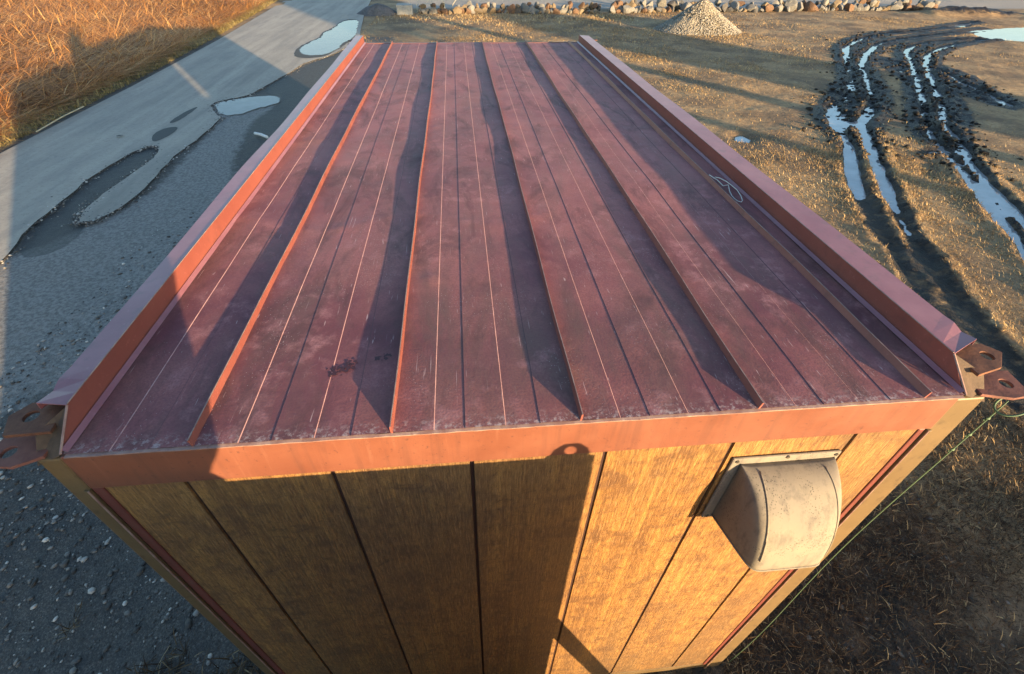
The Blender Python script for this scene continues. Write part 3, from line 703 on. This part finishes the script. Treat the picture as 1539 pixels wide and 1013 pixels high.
# green rope hanging from the right-hand lug
b = MB(); r_ = random.Random(4); pts = []
for i in range(60):
    q = i/59; pts.append((1.345-.05*q+.006*math.sin(9*q+1), .015+.012*math.sin(5*q), ZR-.06-(ZR-.10)*q))
b.tube(pts, .0019, 6)
for i in (2, 4, 6): b.tube([Vector(pts[i])+Vector((.004, 0, .012)), pts[i], Vector(pts[i])+Vector((-.004, .003, -.014))], [.0035, .005, .0035], 7)
lp = [(1.325+.032*math.cos(a), .0-.012+.028*math.sin(a), ZR-.045+.022*math.cos(a*1)) for a in np.linspace(0, 6.0, 24)]
b.tube(lp, .0028, 6)
rope = b.build('green_rope', M_rope, None, True); recenter(rope, (1.30, .015, .04))
tag(rope, 'thin green rope tied to the rusty lug and hanging down the cabin corner', 'rope')

# bent pale wire lying against the right-hand seam
b = MB(); zw = ZR+.012
P = [(1.052, 1.35, zw+.02), (1.070, 1.30, zw+.016), (1.082, 1.255, zw+.006), (1.093, 1.235, zw+.02), (1.088, 1.20, zw+.004), (1.082, 1.165, zw), (1.080, 1.135, zw), (1.083, 1.11, zw), (1.094, 1.10, zw), (1.108, 1.115, zw), (1.117, 1.15, zw+.004), (1.113, 1.185, zw+.016), (1.101, 1.215, zw+.024), (1.090, 1.255, zw+.028), (1.073, 1.290, zw+.03), (1.064, 1.315, zw+.024)]
b.tube(smooth_poly3 if False else [Vector(p) for p in P], .0021, 7)
wire = b.build('wire_loop', M_wire, None, True); recenter(wire, (1.085, 1.2, ZR))
tag(wire, 'pale bent loop of wire lying on the maroon roof beside the right rail', 'wire')

# ------------------------------------------------------------------ neighbouring small cabin behind the camera (it casts the shadow on the end wall)
NZ = 2.385; nx0, nx1, ny0, ny1 = -1.10, .612, -2.65, -.65
shed = thing('site_cabin', 'small steel site cabin standing close behind the woodgrain end wall', 'cabin', ((nx0+nx1)/2, (ny0+ny1)/2, 0))
b = MB(); b.box((nx0, ny0, .08), (nx1, ny1, NZ-.06)); b.build('wall', mat_plain('cream painted steel', (.68, .65, .60), .6), shed)
b = MB(); b.box((nx0, ny0, NZ-.06), (nx1, ny1, NZ)); b.build('roof', M_fascia, shed, bevel=.004)
b = MB(); b.box((nx0+.05, ny0+.05, 0), (nx1-.05, ny1-.05, .08)); b.build('skid', M_rust, shed)
b = MB(); b.box((nx0+.5, ny0-.03, .12), (nx0+1.2, ny0-.001, 2.0)); dr = b.build('door', M_post, shed, bevel=.005)
b = MB(); b.tube([(nx0+1.1, ny0-.03, 1.0), (nx0+1.1, ny0-.09, 1.0), (nx0+1.1, ny0-.09, 1.12), (nx0+1.1, ny0-.03, 1.12)], .009, 8); b.build('handle', M_screw, dr)
b = MB(); plate_with_hole(b, [(-.060, 0), (.060, 0), (.042, .048), (.018, .070), (-.018, .070), (-.042, .048)], (0, .040), .019, -.005, .005)
b.v = [(nx1-.065+x, ny1-.02+z, NZ+y-.002) for x, y, z in b.v]; b.build('lifting_lug', M_rust, shed)

brd = MB(); brd.box((-.035, -.02, 0), (.035, .02, 1.62), Matrix.Translation((1.06, -.72, .02)) @ Matrix.Rotation(rad(-21.5), 4, 'Y'))
o = brd.build('plank', M_sidewall); recenter(o, (1.06, -.72, 0)); tag(o, 'plank leaning on the side of the small site cabin', 'plank')

# low spoil heap to the right rear, whose long shadow lies over the ground beside the cabin
def mound(name, cx, cy, rx, ry, hgt, mat, seed, nr=26, na=56, power=1.0):
    v = [(0, 0, hgt)]; f = []
    for i in range(1, nr+1):
        q = i/nr
        for k in range(na):
            a = 6.28318*k/na; wob = 1+.16*float(fbm(np.array([math.cos(a)*2+seed]), np.array([math.sin(a)*2.]), seed)[0])
            x, y = rx*q*math.cos(a)*wob, ry*q*math.sin(a)*wob
            h = hgt*(1-q)**power if power != 0 else hgt*math.cos(q*math.pi/2)**1.2
            h += .09*hgt*float(fbm(np.array([x*3.]), np.array([y*3.]), seed+3)[0])*(1-q)*2
            v.append((x, y, h-.06*q))
    for k in range(na): f.append((0, 1+k, 1+(k+1) % na))
    for i in range(nr-1):
        for k in range(na):
            a = 1+i*na+k; c = 1+i*na+(k+1) % na; f.append((a, a+na, c+na, c))
    b = MB(); b.add(v, f); o = b.build(name, mat, smooth=True); o.location = (cx, cy, 0); return o
M_soil = mat_stone('dark soil', (.05, .036, .025), (.09, .065, .042), (.03, .022, .017))
o = mound('soil_heap', 4.15, -2.1, 3.3, .75, .66, M_soil, 77, power=0); tag(o, 'long low heap of dark soil beside the two cabins', 'soil heap')

# person on the small cabin's roof holding the camera, in a low squat
def person(loc):
    J = dict(pelvis=(0, .0, .17), spine=(0, .03, .38), chest=(0, .08, .52), neck=(0, .10, .64), head=(0, .13, .72), crown=(0, .13, .81),
             hl=(-.11, .0, .16), kl=(-.15, .28, .40), al=(-.12, .06, .09), tl=(-.13, .20, .035), hr=(.11, .0, .16), kr=(.15, .28, .40), ar=(.12, .06, .09), tr=(.13, .20, .035),
             sl=(-.16, .08, .56), el=(-.20, .26, .66), wl=(.05, .33, .88), sr=(.16, .08, .56), er=(.27, .26, .66), wr=(.22, .33, .88))
    Rr = dict(pelvis=.17, spine=.15, chest=.15, neck=.06, head=.088, crown=.07, hl=.12, kl=.09, al=.085, tl=.05, hr=.12, kr=.09, ar=.085, tr=.05, sl=.07, el=.05, wl=.032, sr=.07, er=.05, wr=.032)
    E = [('pelvis', 'spine'), ('spine', 'chest'), ('chest', 'neck'), ('neck', 'head'), ('head', 'crown'), ('pelvis', 'hl'), ('hl', 'kl'), ('kl', 'al'), ('al', 'tl'), ('pelvis', 'hr'), ('hr', 'kr'), ('kr', 'ar'), ('ar', 'tr'), ('chest', 'sl'), ('sl', 'el'), ('el', 'wl'), ('chest', 'sr'), ('sr', 'er'), ('er', 'wr')]
    for s in 'lr':                                        # five unequal curled fingers per hand
        w = Vector(J['w'+s]); sg = -1 if s == 'l' else 1
        J['p'+s] = tuple(w+Vector((0, .03, .055))); Rr['p'+s] = .030; E.append(('w'+s, 'p'+s))
        for k, ln in enumerate((.030, .040, .044, .040, .032)):
            base = Vector(J['p'+s]); a = base+Vector((sg*(.028-.014*k), .010, .022)); q = a+Vector((-sg*.010, ln*.6, ln*.7))
            J[f'f{s}{k}'] = tuple(a); J[f'g{s}{k}'] = tuple(q); Rr[f'f{s}{k}'] = .009; Rr[f'g{s}{k}'] = .008
            E += [('p'+s, f'f{s}{k}'), (f'f{s}{k}', f'g{s}{k}')]
    names = list(J); me = bpy.data.meshes.new('person'); me.from_pydata([J[n] for n in names], [(names.index(a), names.index(b)) for a, b in E], [])
    o = bpy.data.objects.new('person', me); COL.objects.link(o); o.location = loc
    m = o.modifiers.new('skin', 'SKIN'); m.use_smooth_shade = True
    sv = me.skin_vertices[0].data
    for i, n in enumerate(names): sv[i].radius = (Rr[n], Rr[n]); sv[i].use_root = (n == 'pelvis')
    d = o.modifiers.new('subd', 'SUBSURF'); d.levels = d.render_levels = 1
    me.materials.append(mat_plain('dark jacket cloth', (.03, .035, .05), .9))
    return o
p = person((-.285, -1.18, NZ)); tag(p, 'person in dark clothes squatting on the small cabin roof with raised hands', 'person')

# ------------------------------------------------------------------ far objects casting the bands of shade over the field
def sun_pos(u, s): return (u*.838-s*.545, u*.545+s*.838)
M_bark = mat_stone('bark', (.09, .065, .045), (.15, .11, .08), (.05, .035, .025))
M_leaf = mat_attr('evergreen leaf', [(0, (.03, .05, .018)), (1, (.07, .09, .03))])
def tree(u, s, h, tr, label):
    x, y = sun_pos(u, s); t = thing('pine_tree', label, 'tree', (x, y, 0)); r = random.Random(int(u*10))
    b = MB(); b.tube([(x+.06*math.sin(i), y+.05*math.cos(i*1.3), h*i/8) for i in range(9)], [tr*(1-.085*i) for i in range(9)], 10)
    for i in range(26):
        z = h*(.55+.43*i/26); a = i*2.4; l = (1-i/30)*h*.2; b.tube([(x, y, z), (x+l*.6*math.cos(a), y+l*.6*math.sin(a), z+.1*l), (x+l*math.cos(a), y+l*math.sin(a), z+.05*l)], [.05, .03, .012], 5)
    b.build('trunk', M_bark, t)
    n = 5000; i = rng.random(n); z = h*(.55+.46*i); R = (1-i*.85)*h*.22*np.sqrt(rng.random(n)); a = rng.random(n)*6.283
    c = np.stack([x+R*np.cos(a), y+R*np.sin(a), z], 1); d = rng.normal(size=(n, 3))*.12; e = rng.normal(size=(n, 3))*.12
    v = np.stack([c-d, c+e, c+d], 1).reshape(-1, 3); np_mesh('crown', v, np.arange(n*3).reshape(-1, 3), M_leaf, dict(rnd=np.repeat(rng.random(n), 3)), False, None, t)
tree(12.75, -19, 9, .40, 'tall pine with a straight thick trunk nearest the cabins')
tree(10.0, -24, 9, .30, 'slimmer pine standing between the thick pine and the cabins')
hx, hy = sun_pos(16.6, -26)
barn = thing('storage_shed', 'grey gabled storage shed at the far side of the muddy yard', 'shed', (hx, hy, 0))
b = MB(); b.box((hx-1.3, hy-2, 0), (hx+1.3, hy+2, 4.6)); b.build('wall', M_sidewall, barn)
b = MB(); b.add([(hx-1.6, hy-2.2, 4.6), (hx+1.6, hy-2.2, 4.6), (hx, hy-2.2, 5.7), (hx-1.6, hy+2.2, 4.6), (hx+1.6, hy+2.2, 4.6), (hx, hy+2.2, 5.7)], [(0, 1, 2), (5, 4, 3), (0, 2, 5, 3), (1, 4, 5, 2), (0, 3, 4, 1)]); b.build('roof', M_rail, barn)
b = MB(); b.box((hx-.6, hy+2.0, 0), (hx+.6, hy+2.04, 2.4)); b.build('door', M_post, barn)

# ------------------------------------------------------------------ stones along the far edge, gravel pile, culvert block
def stone_mesh(seed, mat):
    r = random.Random(seed); bm = bmesh.new(); bmesh.ops.create_icosphere(bm, subdivisions=3, radius=1)
    cuts = [(Vector((r.gauss(0, 1), r.gauss(0, 1), r.gauss(0, 1))).normalized(), r.uniform(.34, .72)) for _ in range(10)]
    for v in bm.verts:
        p = v.co.copy()
        for n, d in cuts:
            k = p.dot(n)-d
            if k > 0: p -= n*k*.93
        p *= 1+.05*float(fbm(np.array([p.x*3+seed]), np.array([p.y*3+p.z*2]), seed % 50)[0]); v.co = p
    me = bpy.data.meshes.new('stone'); bm.to_mesh(me); bm.free(); me.materials.append(mat); return me
KINDS = [('tan', mat_stone('tan stone', (0.1408, 0.1056, 0.0640), (0.2048, 0.1600, 0.1024), (0.0832, 0.0608, 0.0384))), ('pale grey', mat_stone('pale grey stone', (0.1408, 0.1408, 0.1344), (0.2112, 0.2080, 0.1920), (0.0832, 0.0832, 0.0800))),
         ('rust brown', mat_stone('rust brown stone', (0.1020, 0.0600, 0.0360), (0.1500, 0.0900, 0.0540), (0.0600, 0.0360, 0.0240))), ('dark grey', mat_stone('dark grey stone', (0.0600, 0.0600, 0.0600), (0.0960, 0.0930, 0.0900), (0.0360, 0.0360, 0.0360)))]
variants = {n: [stone_mesh(100+17*i+5*j, m) for j in range(3)] for i, (n, m) in enumerate(KINDS)}
def stone(x, y, z, s, seg):
    kd = random.choices(['tan', 'pale grey', 'rust brown', 'dark grey'], (4, 4, 2, 1.6) if seg == 'left' else (2.5, 5, 2, 2))[0]
    o = bpy.data.objects.new('stone', random.choice(variants[kd])); COL.objects.link(o)
    o.location = (x, y, z); o.rotation_euler = (random.uniform(-.6, .6), random.uniform(-.6, .6), random.uniform(0, 6.28))
    o.scale = (s*random.uniform(1.0, 1.9), s*random.uniform(.9, 1.4), s*random.uniform(.9, 1.5))
    tag(o, f'{kd} field stone in the stone row {seg} of the gravel pile', 'stone', f'{kd} stones {seg} of the gravel pile')
x = -1.9
while x < 7.3:
    s = random.choice((.10, .13, .17, .22))*random.uniform(.85, 1.15); stone(x, 26.75+random.uniform(-.1, .12), s*.55, s, 'left')
    if random.random() < .75: stone(x+random.uniform(-.1, .1), 27.0+random.uniform(-.05, .15), .26+random.uniform(-.03, .05), random.uniform(.11, .19), 'left')
    x += s*1.45
x = 8.0
while x < 27.0:
    s = random.choice((.11, .15, .20, .26))*random.uniform(.85, 1.15); y = 27.1+.055*(x-8) if x < 28 else 28.2
    stone(x, y+random.uniform(-.12, .15), s*.55, s, 'right')
    if random.random() < .6: stone(x+random.uniform(-.1, .1), y+.3+random.uniform(-.05, .15), .30+random.uniform(-.05, .08), random.uniform(.14, .25), 'right')
    x += s*1.5
M_gpile = NT('pale crushed stone'); _v = M_gpile.voro(16, out='Color'); _d = M_gpile.voro(16)
M_gpile = M_gpile.out(M_gpile.mix(M_gpile.sep(_v)[0], (.16, .14, .104), (.272, .244, .188)), .9, M_gpile.bump(_d, .8, .06))
pile = mound('gravel_pile', 10.3, 21.75, 2.0, 1.5, 1.18, M_gpile, 21, 30, 72, 1.12); tag(pile, 'pale heap of crushed gravel in front of the stone row', 'gravel pile')
b = MB(); b.box((-2.95, 26.25, -.05), (-2.2, 26.85, .42)); o = b.build('concrete_block', mat_stone('grey concrete', (.30, .30, .28), (.38, .38, .35), (.22, .22, .21)), bevel=.03); recenter(o, (-2.57, 26.5, 0))
tag(o, 'grey concrete block at the left end of the stone row', 'concrete block')
o = mound('rubble_heap', -3.85, 26.6, 1.1, .8, .46, mat_stone('dark rubble', (.07, .075, .08), (.13, .13, .135), (.035, .035, .04)), 33, 20, 50, 0)
tag(o, 'dark heap of rubble between the road and the grey concrete block', 'rubble heap')

# ------------------------------------------------------------------ loose gravel (stuff)
_ph = (1+5**.5)/2
ICO = np.array([(-1,_ph,0),(1,_ph,0),(-1,-_ph,0),(1,-_ph,0),(0,-1,_ph),(0,1,_ph),(0,-1,-_ph),(0,1,-_ph),(_ph,0,-1),(_ph,0,1),(-_ph,0,-1),(-_ph,0,1)])/1.9
ICF = np.array([(0,11,5),(0,5,1),(0,1,7),(0,7,10),(0,10,11),(1,5,9),(5,11,4),(11,10,2),(10,7,6),(7,1,8),(3,9,4),(3,4,2),(3,2,6),(3,6,8),(3,8,9),(4,9,5),(2,4,11),(6,2,10),(8,6,7),(9,8,1)])
def pebbles(name, P, size, mat, label=None):
    n = len(P); a = rng.random(n)*6.283; sc = size[:, None]*np.stack([rng.uniform(.8, 1.5, n), rng.uniform(.7, 1.0, n), rng.uniform(.4, .7, n)], 1)
    v = ICO[None]*sc[:, None, :]*(1+rng.normal(0, .09, (n, 12, 1)))
    ca, sa = np.cos(a)[:, None], np.sin(a)[:, None]
    vx = v[:, :, 0]*ca-v[:, :, 1]*sa; vy = v[:, :, 0]*sa+v[:, :, 1]*ca
    v = np.stack([vx+P[:, 0:1], vy+P[:, 1:2], v[:, :, 2]+P[:, 2:3]+size[:, None]*.25], 2).reshape(-1, 3)
    f = (ICF[None]+12*np.arange(n)[:, None, None]).reshape(-1, 3)
    return np_mesh(name, v, f, mat, dict(rnd=np.repeat(rng.random(n), 12)), True, 'stuff')
M_peb = mat_attr('river pebble', [(0, (.05, .048, .046)), (.5, (.12, .115, .108)), (.82, (.28, .27, .25)), (1, (.58, .56, .52))], .7)
n = 14000; px_ = rng.uniform(-4.6, -1.16, n); py_ = rng.uniform(-.3, 6.5, n)
kp = (vnoise(px_*1.5, py_*1.5, 301)*.5+.5 > rng.random(n)*.9) & (rng.random(n) < np.clip(1.1-(py_-.5)/6, .1, 1))
px_, py_ = px_[kp], py_[kp]; hh = field_height(px_, py_)[0]*.35-.012*(px_ < -2.2)
pebbles('loose_gravel', np.stack([px_, py_, hh], 1), .004+.019*rng.random(len(px_))**5+.004*rng.random(len(px_)), M_peb)
ex = np.array(ROAD_R); k_ = rng.integers(0, len(ex)-1, 2600); tt = rng.random(2600)[:, None]
pt = ex[k_]*(1-tt)+ex[k_+1]*tt + rng.normal(0, .07, (2600, 2)); pebbles('loose_gravel', np.stack([pt[:, 0], pt[:, 1], np.full(2600, .004)], 1), .006+.016*rng.random(2600)**3, M_peb)
n = 3600; px_ = np.concatenate([rng.uniform(1.25, 3.6, n//2), 1.9+.5*rng.normal(size=n//2)]); py_ = rng.uniform(-.6, 3.4, n)
kp = (vnoise(px_*1.8, py_*1.8, 302)*.5+.5 > rng.random(n)) & (px_ > 1.25); px_, py_ = px_[kp], py_[kp]
pebbles('loose_gravel', np.stack([px_, py_, field_height(px_, py_)[0]], 1), .005+.015*rng.random(len(px_))**4, mat_attr('muddy pebble', [(0, (.03, .026, .022)), (.7, (.10, .088, .072)), (1, (.22, .20, .17))], .8))
n = 9000; R = np.sqrt(rng.random(n)); a = rng.random(n)*6.283
hz = 1.18*(1-R)**1.12; M_peb2 = mat_attr('crushed stone', [(0, (.14, .132, .115)), (1, (.33, .315, .28))], .85)
pebbles('crushed_stone', np.stack([10.3+2.0*R*np.cos(a), 21.75+1.55*R*np.sin(a), hz-.06*R], 1), .016+.03*rng.random(n)**3, M_peb2)

# churned clods along the ruts
cl = []
for pts_, w_ in ((L1[3:13], .30), (L2[3:12], .30), (R1[3:12], .32), (R2[2:10], .32), (BR, .35)):
    pa = np.array(pts_); nn = 520 if len(pts_) > 5 else 130; k_ = rng.integers(0, len(pa)-1, nn); tt = rng.random(nn)[:, None]
    cl.append(pa[k_]*(1-tt)+pa[k_+1]*tt + rng.normal(0, w_, (nn, 2)))
cl = np.concatenate(cl); pebbles('mud_clods', np.stack([cl[:, 0], cl[:, 1], field_height(cl[:, 0], cl[:, 1])[0]], 1), .016+.055*rng.random(len(cl))**2.5, mat_attr('mud clod', [(0, (.010, .0085, .007)), (.8, (.035, .028, .021)), (1, (.10, .075, .045))], .75))

# ------------------------------------------------------------------ dry grass and reeds (stuff)
def blades(name, P, length, width, tilt, az, mat, rnd, curve=.35):
    """each blade: a bent ribbon of two quads"""
    n = len(P); d = np.stack([np.cos(az), np.sin(az), np.zeros(n)], 1); s = np.stack([-np.sin(az), np.cos(az), np.zeros(n)], 1)*width[:, None]*.5
    up = np.array([0, 0, 1.])
    t0 = tilt[:, None]; mid = P + (d*np.sin(t0)+up*np.cos(t0))*length[:, None]*.5
    t1 = np.minimum(tilt+curve, 1.62)[:, None]; tip = mid + (d*np.sin(t1)+up*np.cos(t1))*length[:, None]*.5
    v = np.stack([P-s, P+s, mid+s*.8, mid-s*.8, tip+s*.25, tip-s*.25], 1).reshape(-1, 3)
    b = 6*np.arange(n)[:, None]; f = np.concatenate([b+np.array([[0, 1, 2, 3]]), b+np.array([[3, 2, 4, 5]])], 0)
    return np_mesh(name, v, f, mat, dict(rnd=np.repeat(rnd, 6)), False, 'stuff')
M_straw = mat_attr('dry grass', [(0, (.07, .045, .025)), (.3, (.26, .165, .075)), (.7, (.62, .43, .19)), (1, (.80, .66, .40))], .8)
M_reed = mat_attr('dry reed', [(0, (.12, .048, .018)), (.45, (.46, .20, .058)), (.85, (.68, .35, .105)), (1, (.76, .53, .25))], .7)
M_verge = mat_attr('verge grass', [(0, (.10, .085, .035)), (.5, (.26, .21, .08)), (1, (.46, .38, .17))], .8)
def scatter(n, x0, x1, y0, y1, dens):
    x = rng.uniform(x0, x1, n); y = rng.uniform(y0, y1, n); k = rng.random(n) < dens(x, y); return x[k], y[k]
def fdens(x, y):
    h, m, r = field_height(x, y)
    c = .25+.85*np.clip(fbm(x*.8, y*.8, 401)*1.3+.35, 0, 1)
    c = c*(1-sstep(.25, .7, m)); c = np.where(r < .17, 0, c); c = np.where((r > .17) & (r < .5) & (y < 9), np.maximum(c, .9), c)
    c = np.where((x < 1.28) & (y < LEN+.03) & (x > -1.3), 0, c)
    c = np.where((x > 9.5) & (y > 7.5) & (y < 17) & (fbm(x*.5, y*.5, 405) < .25), c*.25, c)
    bare = sstep(-.22, .20, fbm(x*.38+3, y*.38, 421)); c = c*np.where(y > 8.5, .10+.90*bare, .35+.65*bare); c = np.where(x > 13, c*.55, c)
    c = np.where(h < WATER_Z+.004, 0, c)
    return c
def field_grass(n, x0, x1, y0, y1, lmin, lmax, wd, name):
    x, y = scatter(n, x0, x1, y0, y1, fdens); h = field_height(x, y)[0]; m = len(x)
    cl = np.clip(.5+.5*fbm(x*1.1, y*1.1, 411), 0, 1)
    rn = np.clip(rng.beta(1.5, 1.7, m)*.72+.40*cl-.10, 0, 1)
    blades(name, np.stack([x, y, h-.004], 1), lmin+(lmax-lmin)*rng.random(m)**2, wd*(.6+.8*rng.random(m)), rng.uniform(.45, 1.5, m), rng.random(m)*6.283, M_straw, rn)
field_grass(150000, 1.25, 8.5, -.6, 8, .02, .085, .006, 'dry_grass')
field_grass(230000, 1.3, 15, 5, 17, .03, .085, .0075, 'dry_grass')
field_grass(220000, -3.9, 26, 14, 27.2, .04, .11, .0105, 'dry_grass')
# brown dead grass near the cabin's right side, and tufts at its left foot
x, y = scatter(170000, 1.26, 4.8, -.6, 3.4, lambda x, y: np.clip(.75+fbm(x*1.6, y*1.6, 431)*1.1, .25, 1)); m = len(x)
M_dead = mat_attr('dead brown grass', [(0, (.021, .014, .0091)), (.5, (.0595, .0385, .0224)), (.85, (.14, .091, .0455)), (1, (.35, .266, .154))], .8)
blades('dead_grass', np.stack([x, y, field_height(x, y)[0]+.01*rng.random(m)], 1), .015+.075*rng.random(m)**3, .0018+.0032*rng.random(m), rng.uniform(.3, 1.5, m), rng.random(m)*6.283, M_dead, rng.random(m))
x, y = scatter(16000, -2.7, -1.15, -.3, 2.4, lambda x, y: np.clip(fbm(x*1.7, y*1.7, 441)*2.2+.5-(np.abs(x+1.4)-.2)*.6, 0, 1)); m = len(x)
blades('dead_grass', np.stack([x, y, np.zeros(m)-.005], 1), .03+.12*rng.random(m)**2, .004+.004*rng.random(m), rng.uniform(.4, 1.4, m), rng.random(m)*6.283, M_dead, rng.random(m))
# gold grass fringe under the stone row
x, y = scatter(15000, -3.9, 8.5, 22.5, 26.5, lambda x, y: np.clip((y-22.8)/3.4, 0, 1)*np.clip(.6+fbm(x, y, 451), 0, 1)); m = len(x)
blades('dry_grass', np.stack([x, y, np.zeros(m)], 1), .06+.12*rng.random(m)**2, .012+.010*rng.random(m), rng.uniform(.4, 1.4, m), rng.random(m)*6.283, M_straw, rng.random(m))
# reed bed across the road
def edge_x(y): return np.interp(y, [-10, 8.6, 13.4, 19.9, 32.1, 60], [-9.0, -9.15, -9.2, -9.5, -10.4, -12])
ux = axis([(-60, -26, 3), (-26, -9, .22)]); uy = axis([(-10, 4, 1), (4, 44, .25), (44, 80, 6)])
UX, UY = np.meshgrid(ux, uy); e = edge_x(UY)
UX = np.where(UX == ux[-1], e, np.minimum(UX, e)); x_, y_ = UX.ravel(), UY.ravel()
bank = np.clip((e.ravel()-x_)/.9, 0, 1)
z_ = bank*(.13+.08*fbm(x_*.6, y_*.6, 501)+.09*fbm(x_*2.2, y_*2.2, 505)) - .05*(1-bank)
nx, ny = len(ux), len(uy); idx = np.arange(nx*ny).reshape(ny, nx)
faces = np.stack([idx[:-1, :-1].ravel(), idx[:-1, 1:].ravel(), idx[1:, 1:].ravel(), idx[1:, :-1].ravel()], 1)
t_ = NT('reed litter'); M_litter = t_.out(t_.mix(t_.ramp(t_.noise(12, 6, .7), [(.35, 0.), (.65, 1.)]), (.055, .027, .012), (.26, .12, .038)), .9, t_.bump(t_.noise(30, 5, .7), .8, .08))
np_mesh('reed_litter', np.stack([x_, y_, z_], 1), faces, M_litter, None, True, 'structure')
n = 120000; y = 5+39*rng.random(n)**1.15; x = edge_x(y)-.25-24*rng.random(n)**1.5; bk = np.clip((edge_x(y)-x)/.9, 0, 1)
z = bk*(.11+.08*fbm(x*.6, y*.6, 501)+.09*fbm(x*2.2, y*2.2, 505))+.09*rng.random(n)*bk
flow = .25*np.pi*fbm(x*.25, y*.25, 511)*3+.4; az = flow+rng.normal(0, 1.15, n)
rn = np.clip(rng.beta(2.2, 2, n)+.25*fbm(x*.5, y*.5, 515), 0, 1)
blades('dry_reeds', np.stack([x, y, z], 1), .3+.9*rng.random(n)**1.6, .007+.013*rng.random(n), np.clip(rng.normal(1.40, .14, n), .5, 1.56), az, M_reed, rn, .07)
n = 500; y = 7+34*rng.random(n); x = edge_x(y)-.4-16*rng.random(n)
blades('dry_reeds', np.stack([x, y, np.full(n, .15)], 1), .4+.5*rng.random(n), .010+.010*rng.random(n), rng.uniform(.3, 1.2, n), rng.random(n)*6.283, M_reed, .6+.4*rng.random(n), .3)
n = 26000; y = rng.uniform(4, 40, n); x = edge_x(y)+.30-.75*rng.random(n)
blades('verge_grass', np.stack([x, y, np.full(n, .0)+.06*np.clip((edge_x(y)-x)/.4, 0, 1)], 1), .05+.16*rng.random(n)**2, .008+.01*rng.random(n), rng.uniform(.5, 1.4, n), rng.random(n)*6.283, M_verge, np.clip(.5*rng.random(n)+.5*np.clip(.5+fbm(x*2, y*.6, 521), 0, 1), 0, 1))
# pale stalks behind the left end of the stone row
b = MB(); r_ = random.Random(9)
for i in range(12):
    x = -2.4+i*.19+r_.uniform(-.08, .08); y = 27.15+r_.uniform(-.15, .2); l = r_.uniform(.35, .75); a = r_.uniform(-.6, .6)
    b.tube([(x, y, 0), (x+.3*a*l, y+.05, l*.6), (x+a*l, y+.1, l)], [.014, .010, .005], 5)
o = b.build('reed_clump', mat_plain('bleached stalk', (.66, .58, .36), .7)); recenter(o, (-1.4, 27.2, 0)); tag(o, 'clump of bleached stalks standing behind the left end of the stone row', 'reeds')
# bits lying on the road side
b = MB(); b.tube([(-4.35, 9.42, .035), (-4.2, 9.32, .04), (-4.03, 9.17, .035)], .028, 8); o = b.build('white_stake', mat_plain('white stake paint', (.7, .7, .68), .6)); recenter(o, (-4.2, 9.3, 0)); tag(o, 'short white stake lying on the dark gravel beside the cabin', 'stake')
b = MB(); b.add([(-7.05, 9.42, .035), (-6.93, 9.46, .036), (-6.90, 9.40, .046), (-7.0, 9.36, .044), (-6.98, 9.41, .052)], [(0, 1, 4), (1, 2, 4), (2, 3, 4), (3, 0, 4), (0, 3, 2, 1)]); o = b.build('rubber_scrap', mat_plain('black rubber', (.02, .02, .02), .7)); recenter(o, (-6.97, 9.41, .03)); tag(o, 'small black scrap lying in the middle of the road', 'scrap')
b = MB(); b.tube([(-8.72, 9.7, .05), (-8.76, 10.6, .07), (-8.78, 11.4, .06)], .012, 6); o = b.build('fallen_stem', mat_plain('fallen stem', (.55, .45, .28), .7)); recenter(o, (-8.75, 10.5, .03)); tag(o, 'long fallen stem lying along the left edge of the road', 'stem')
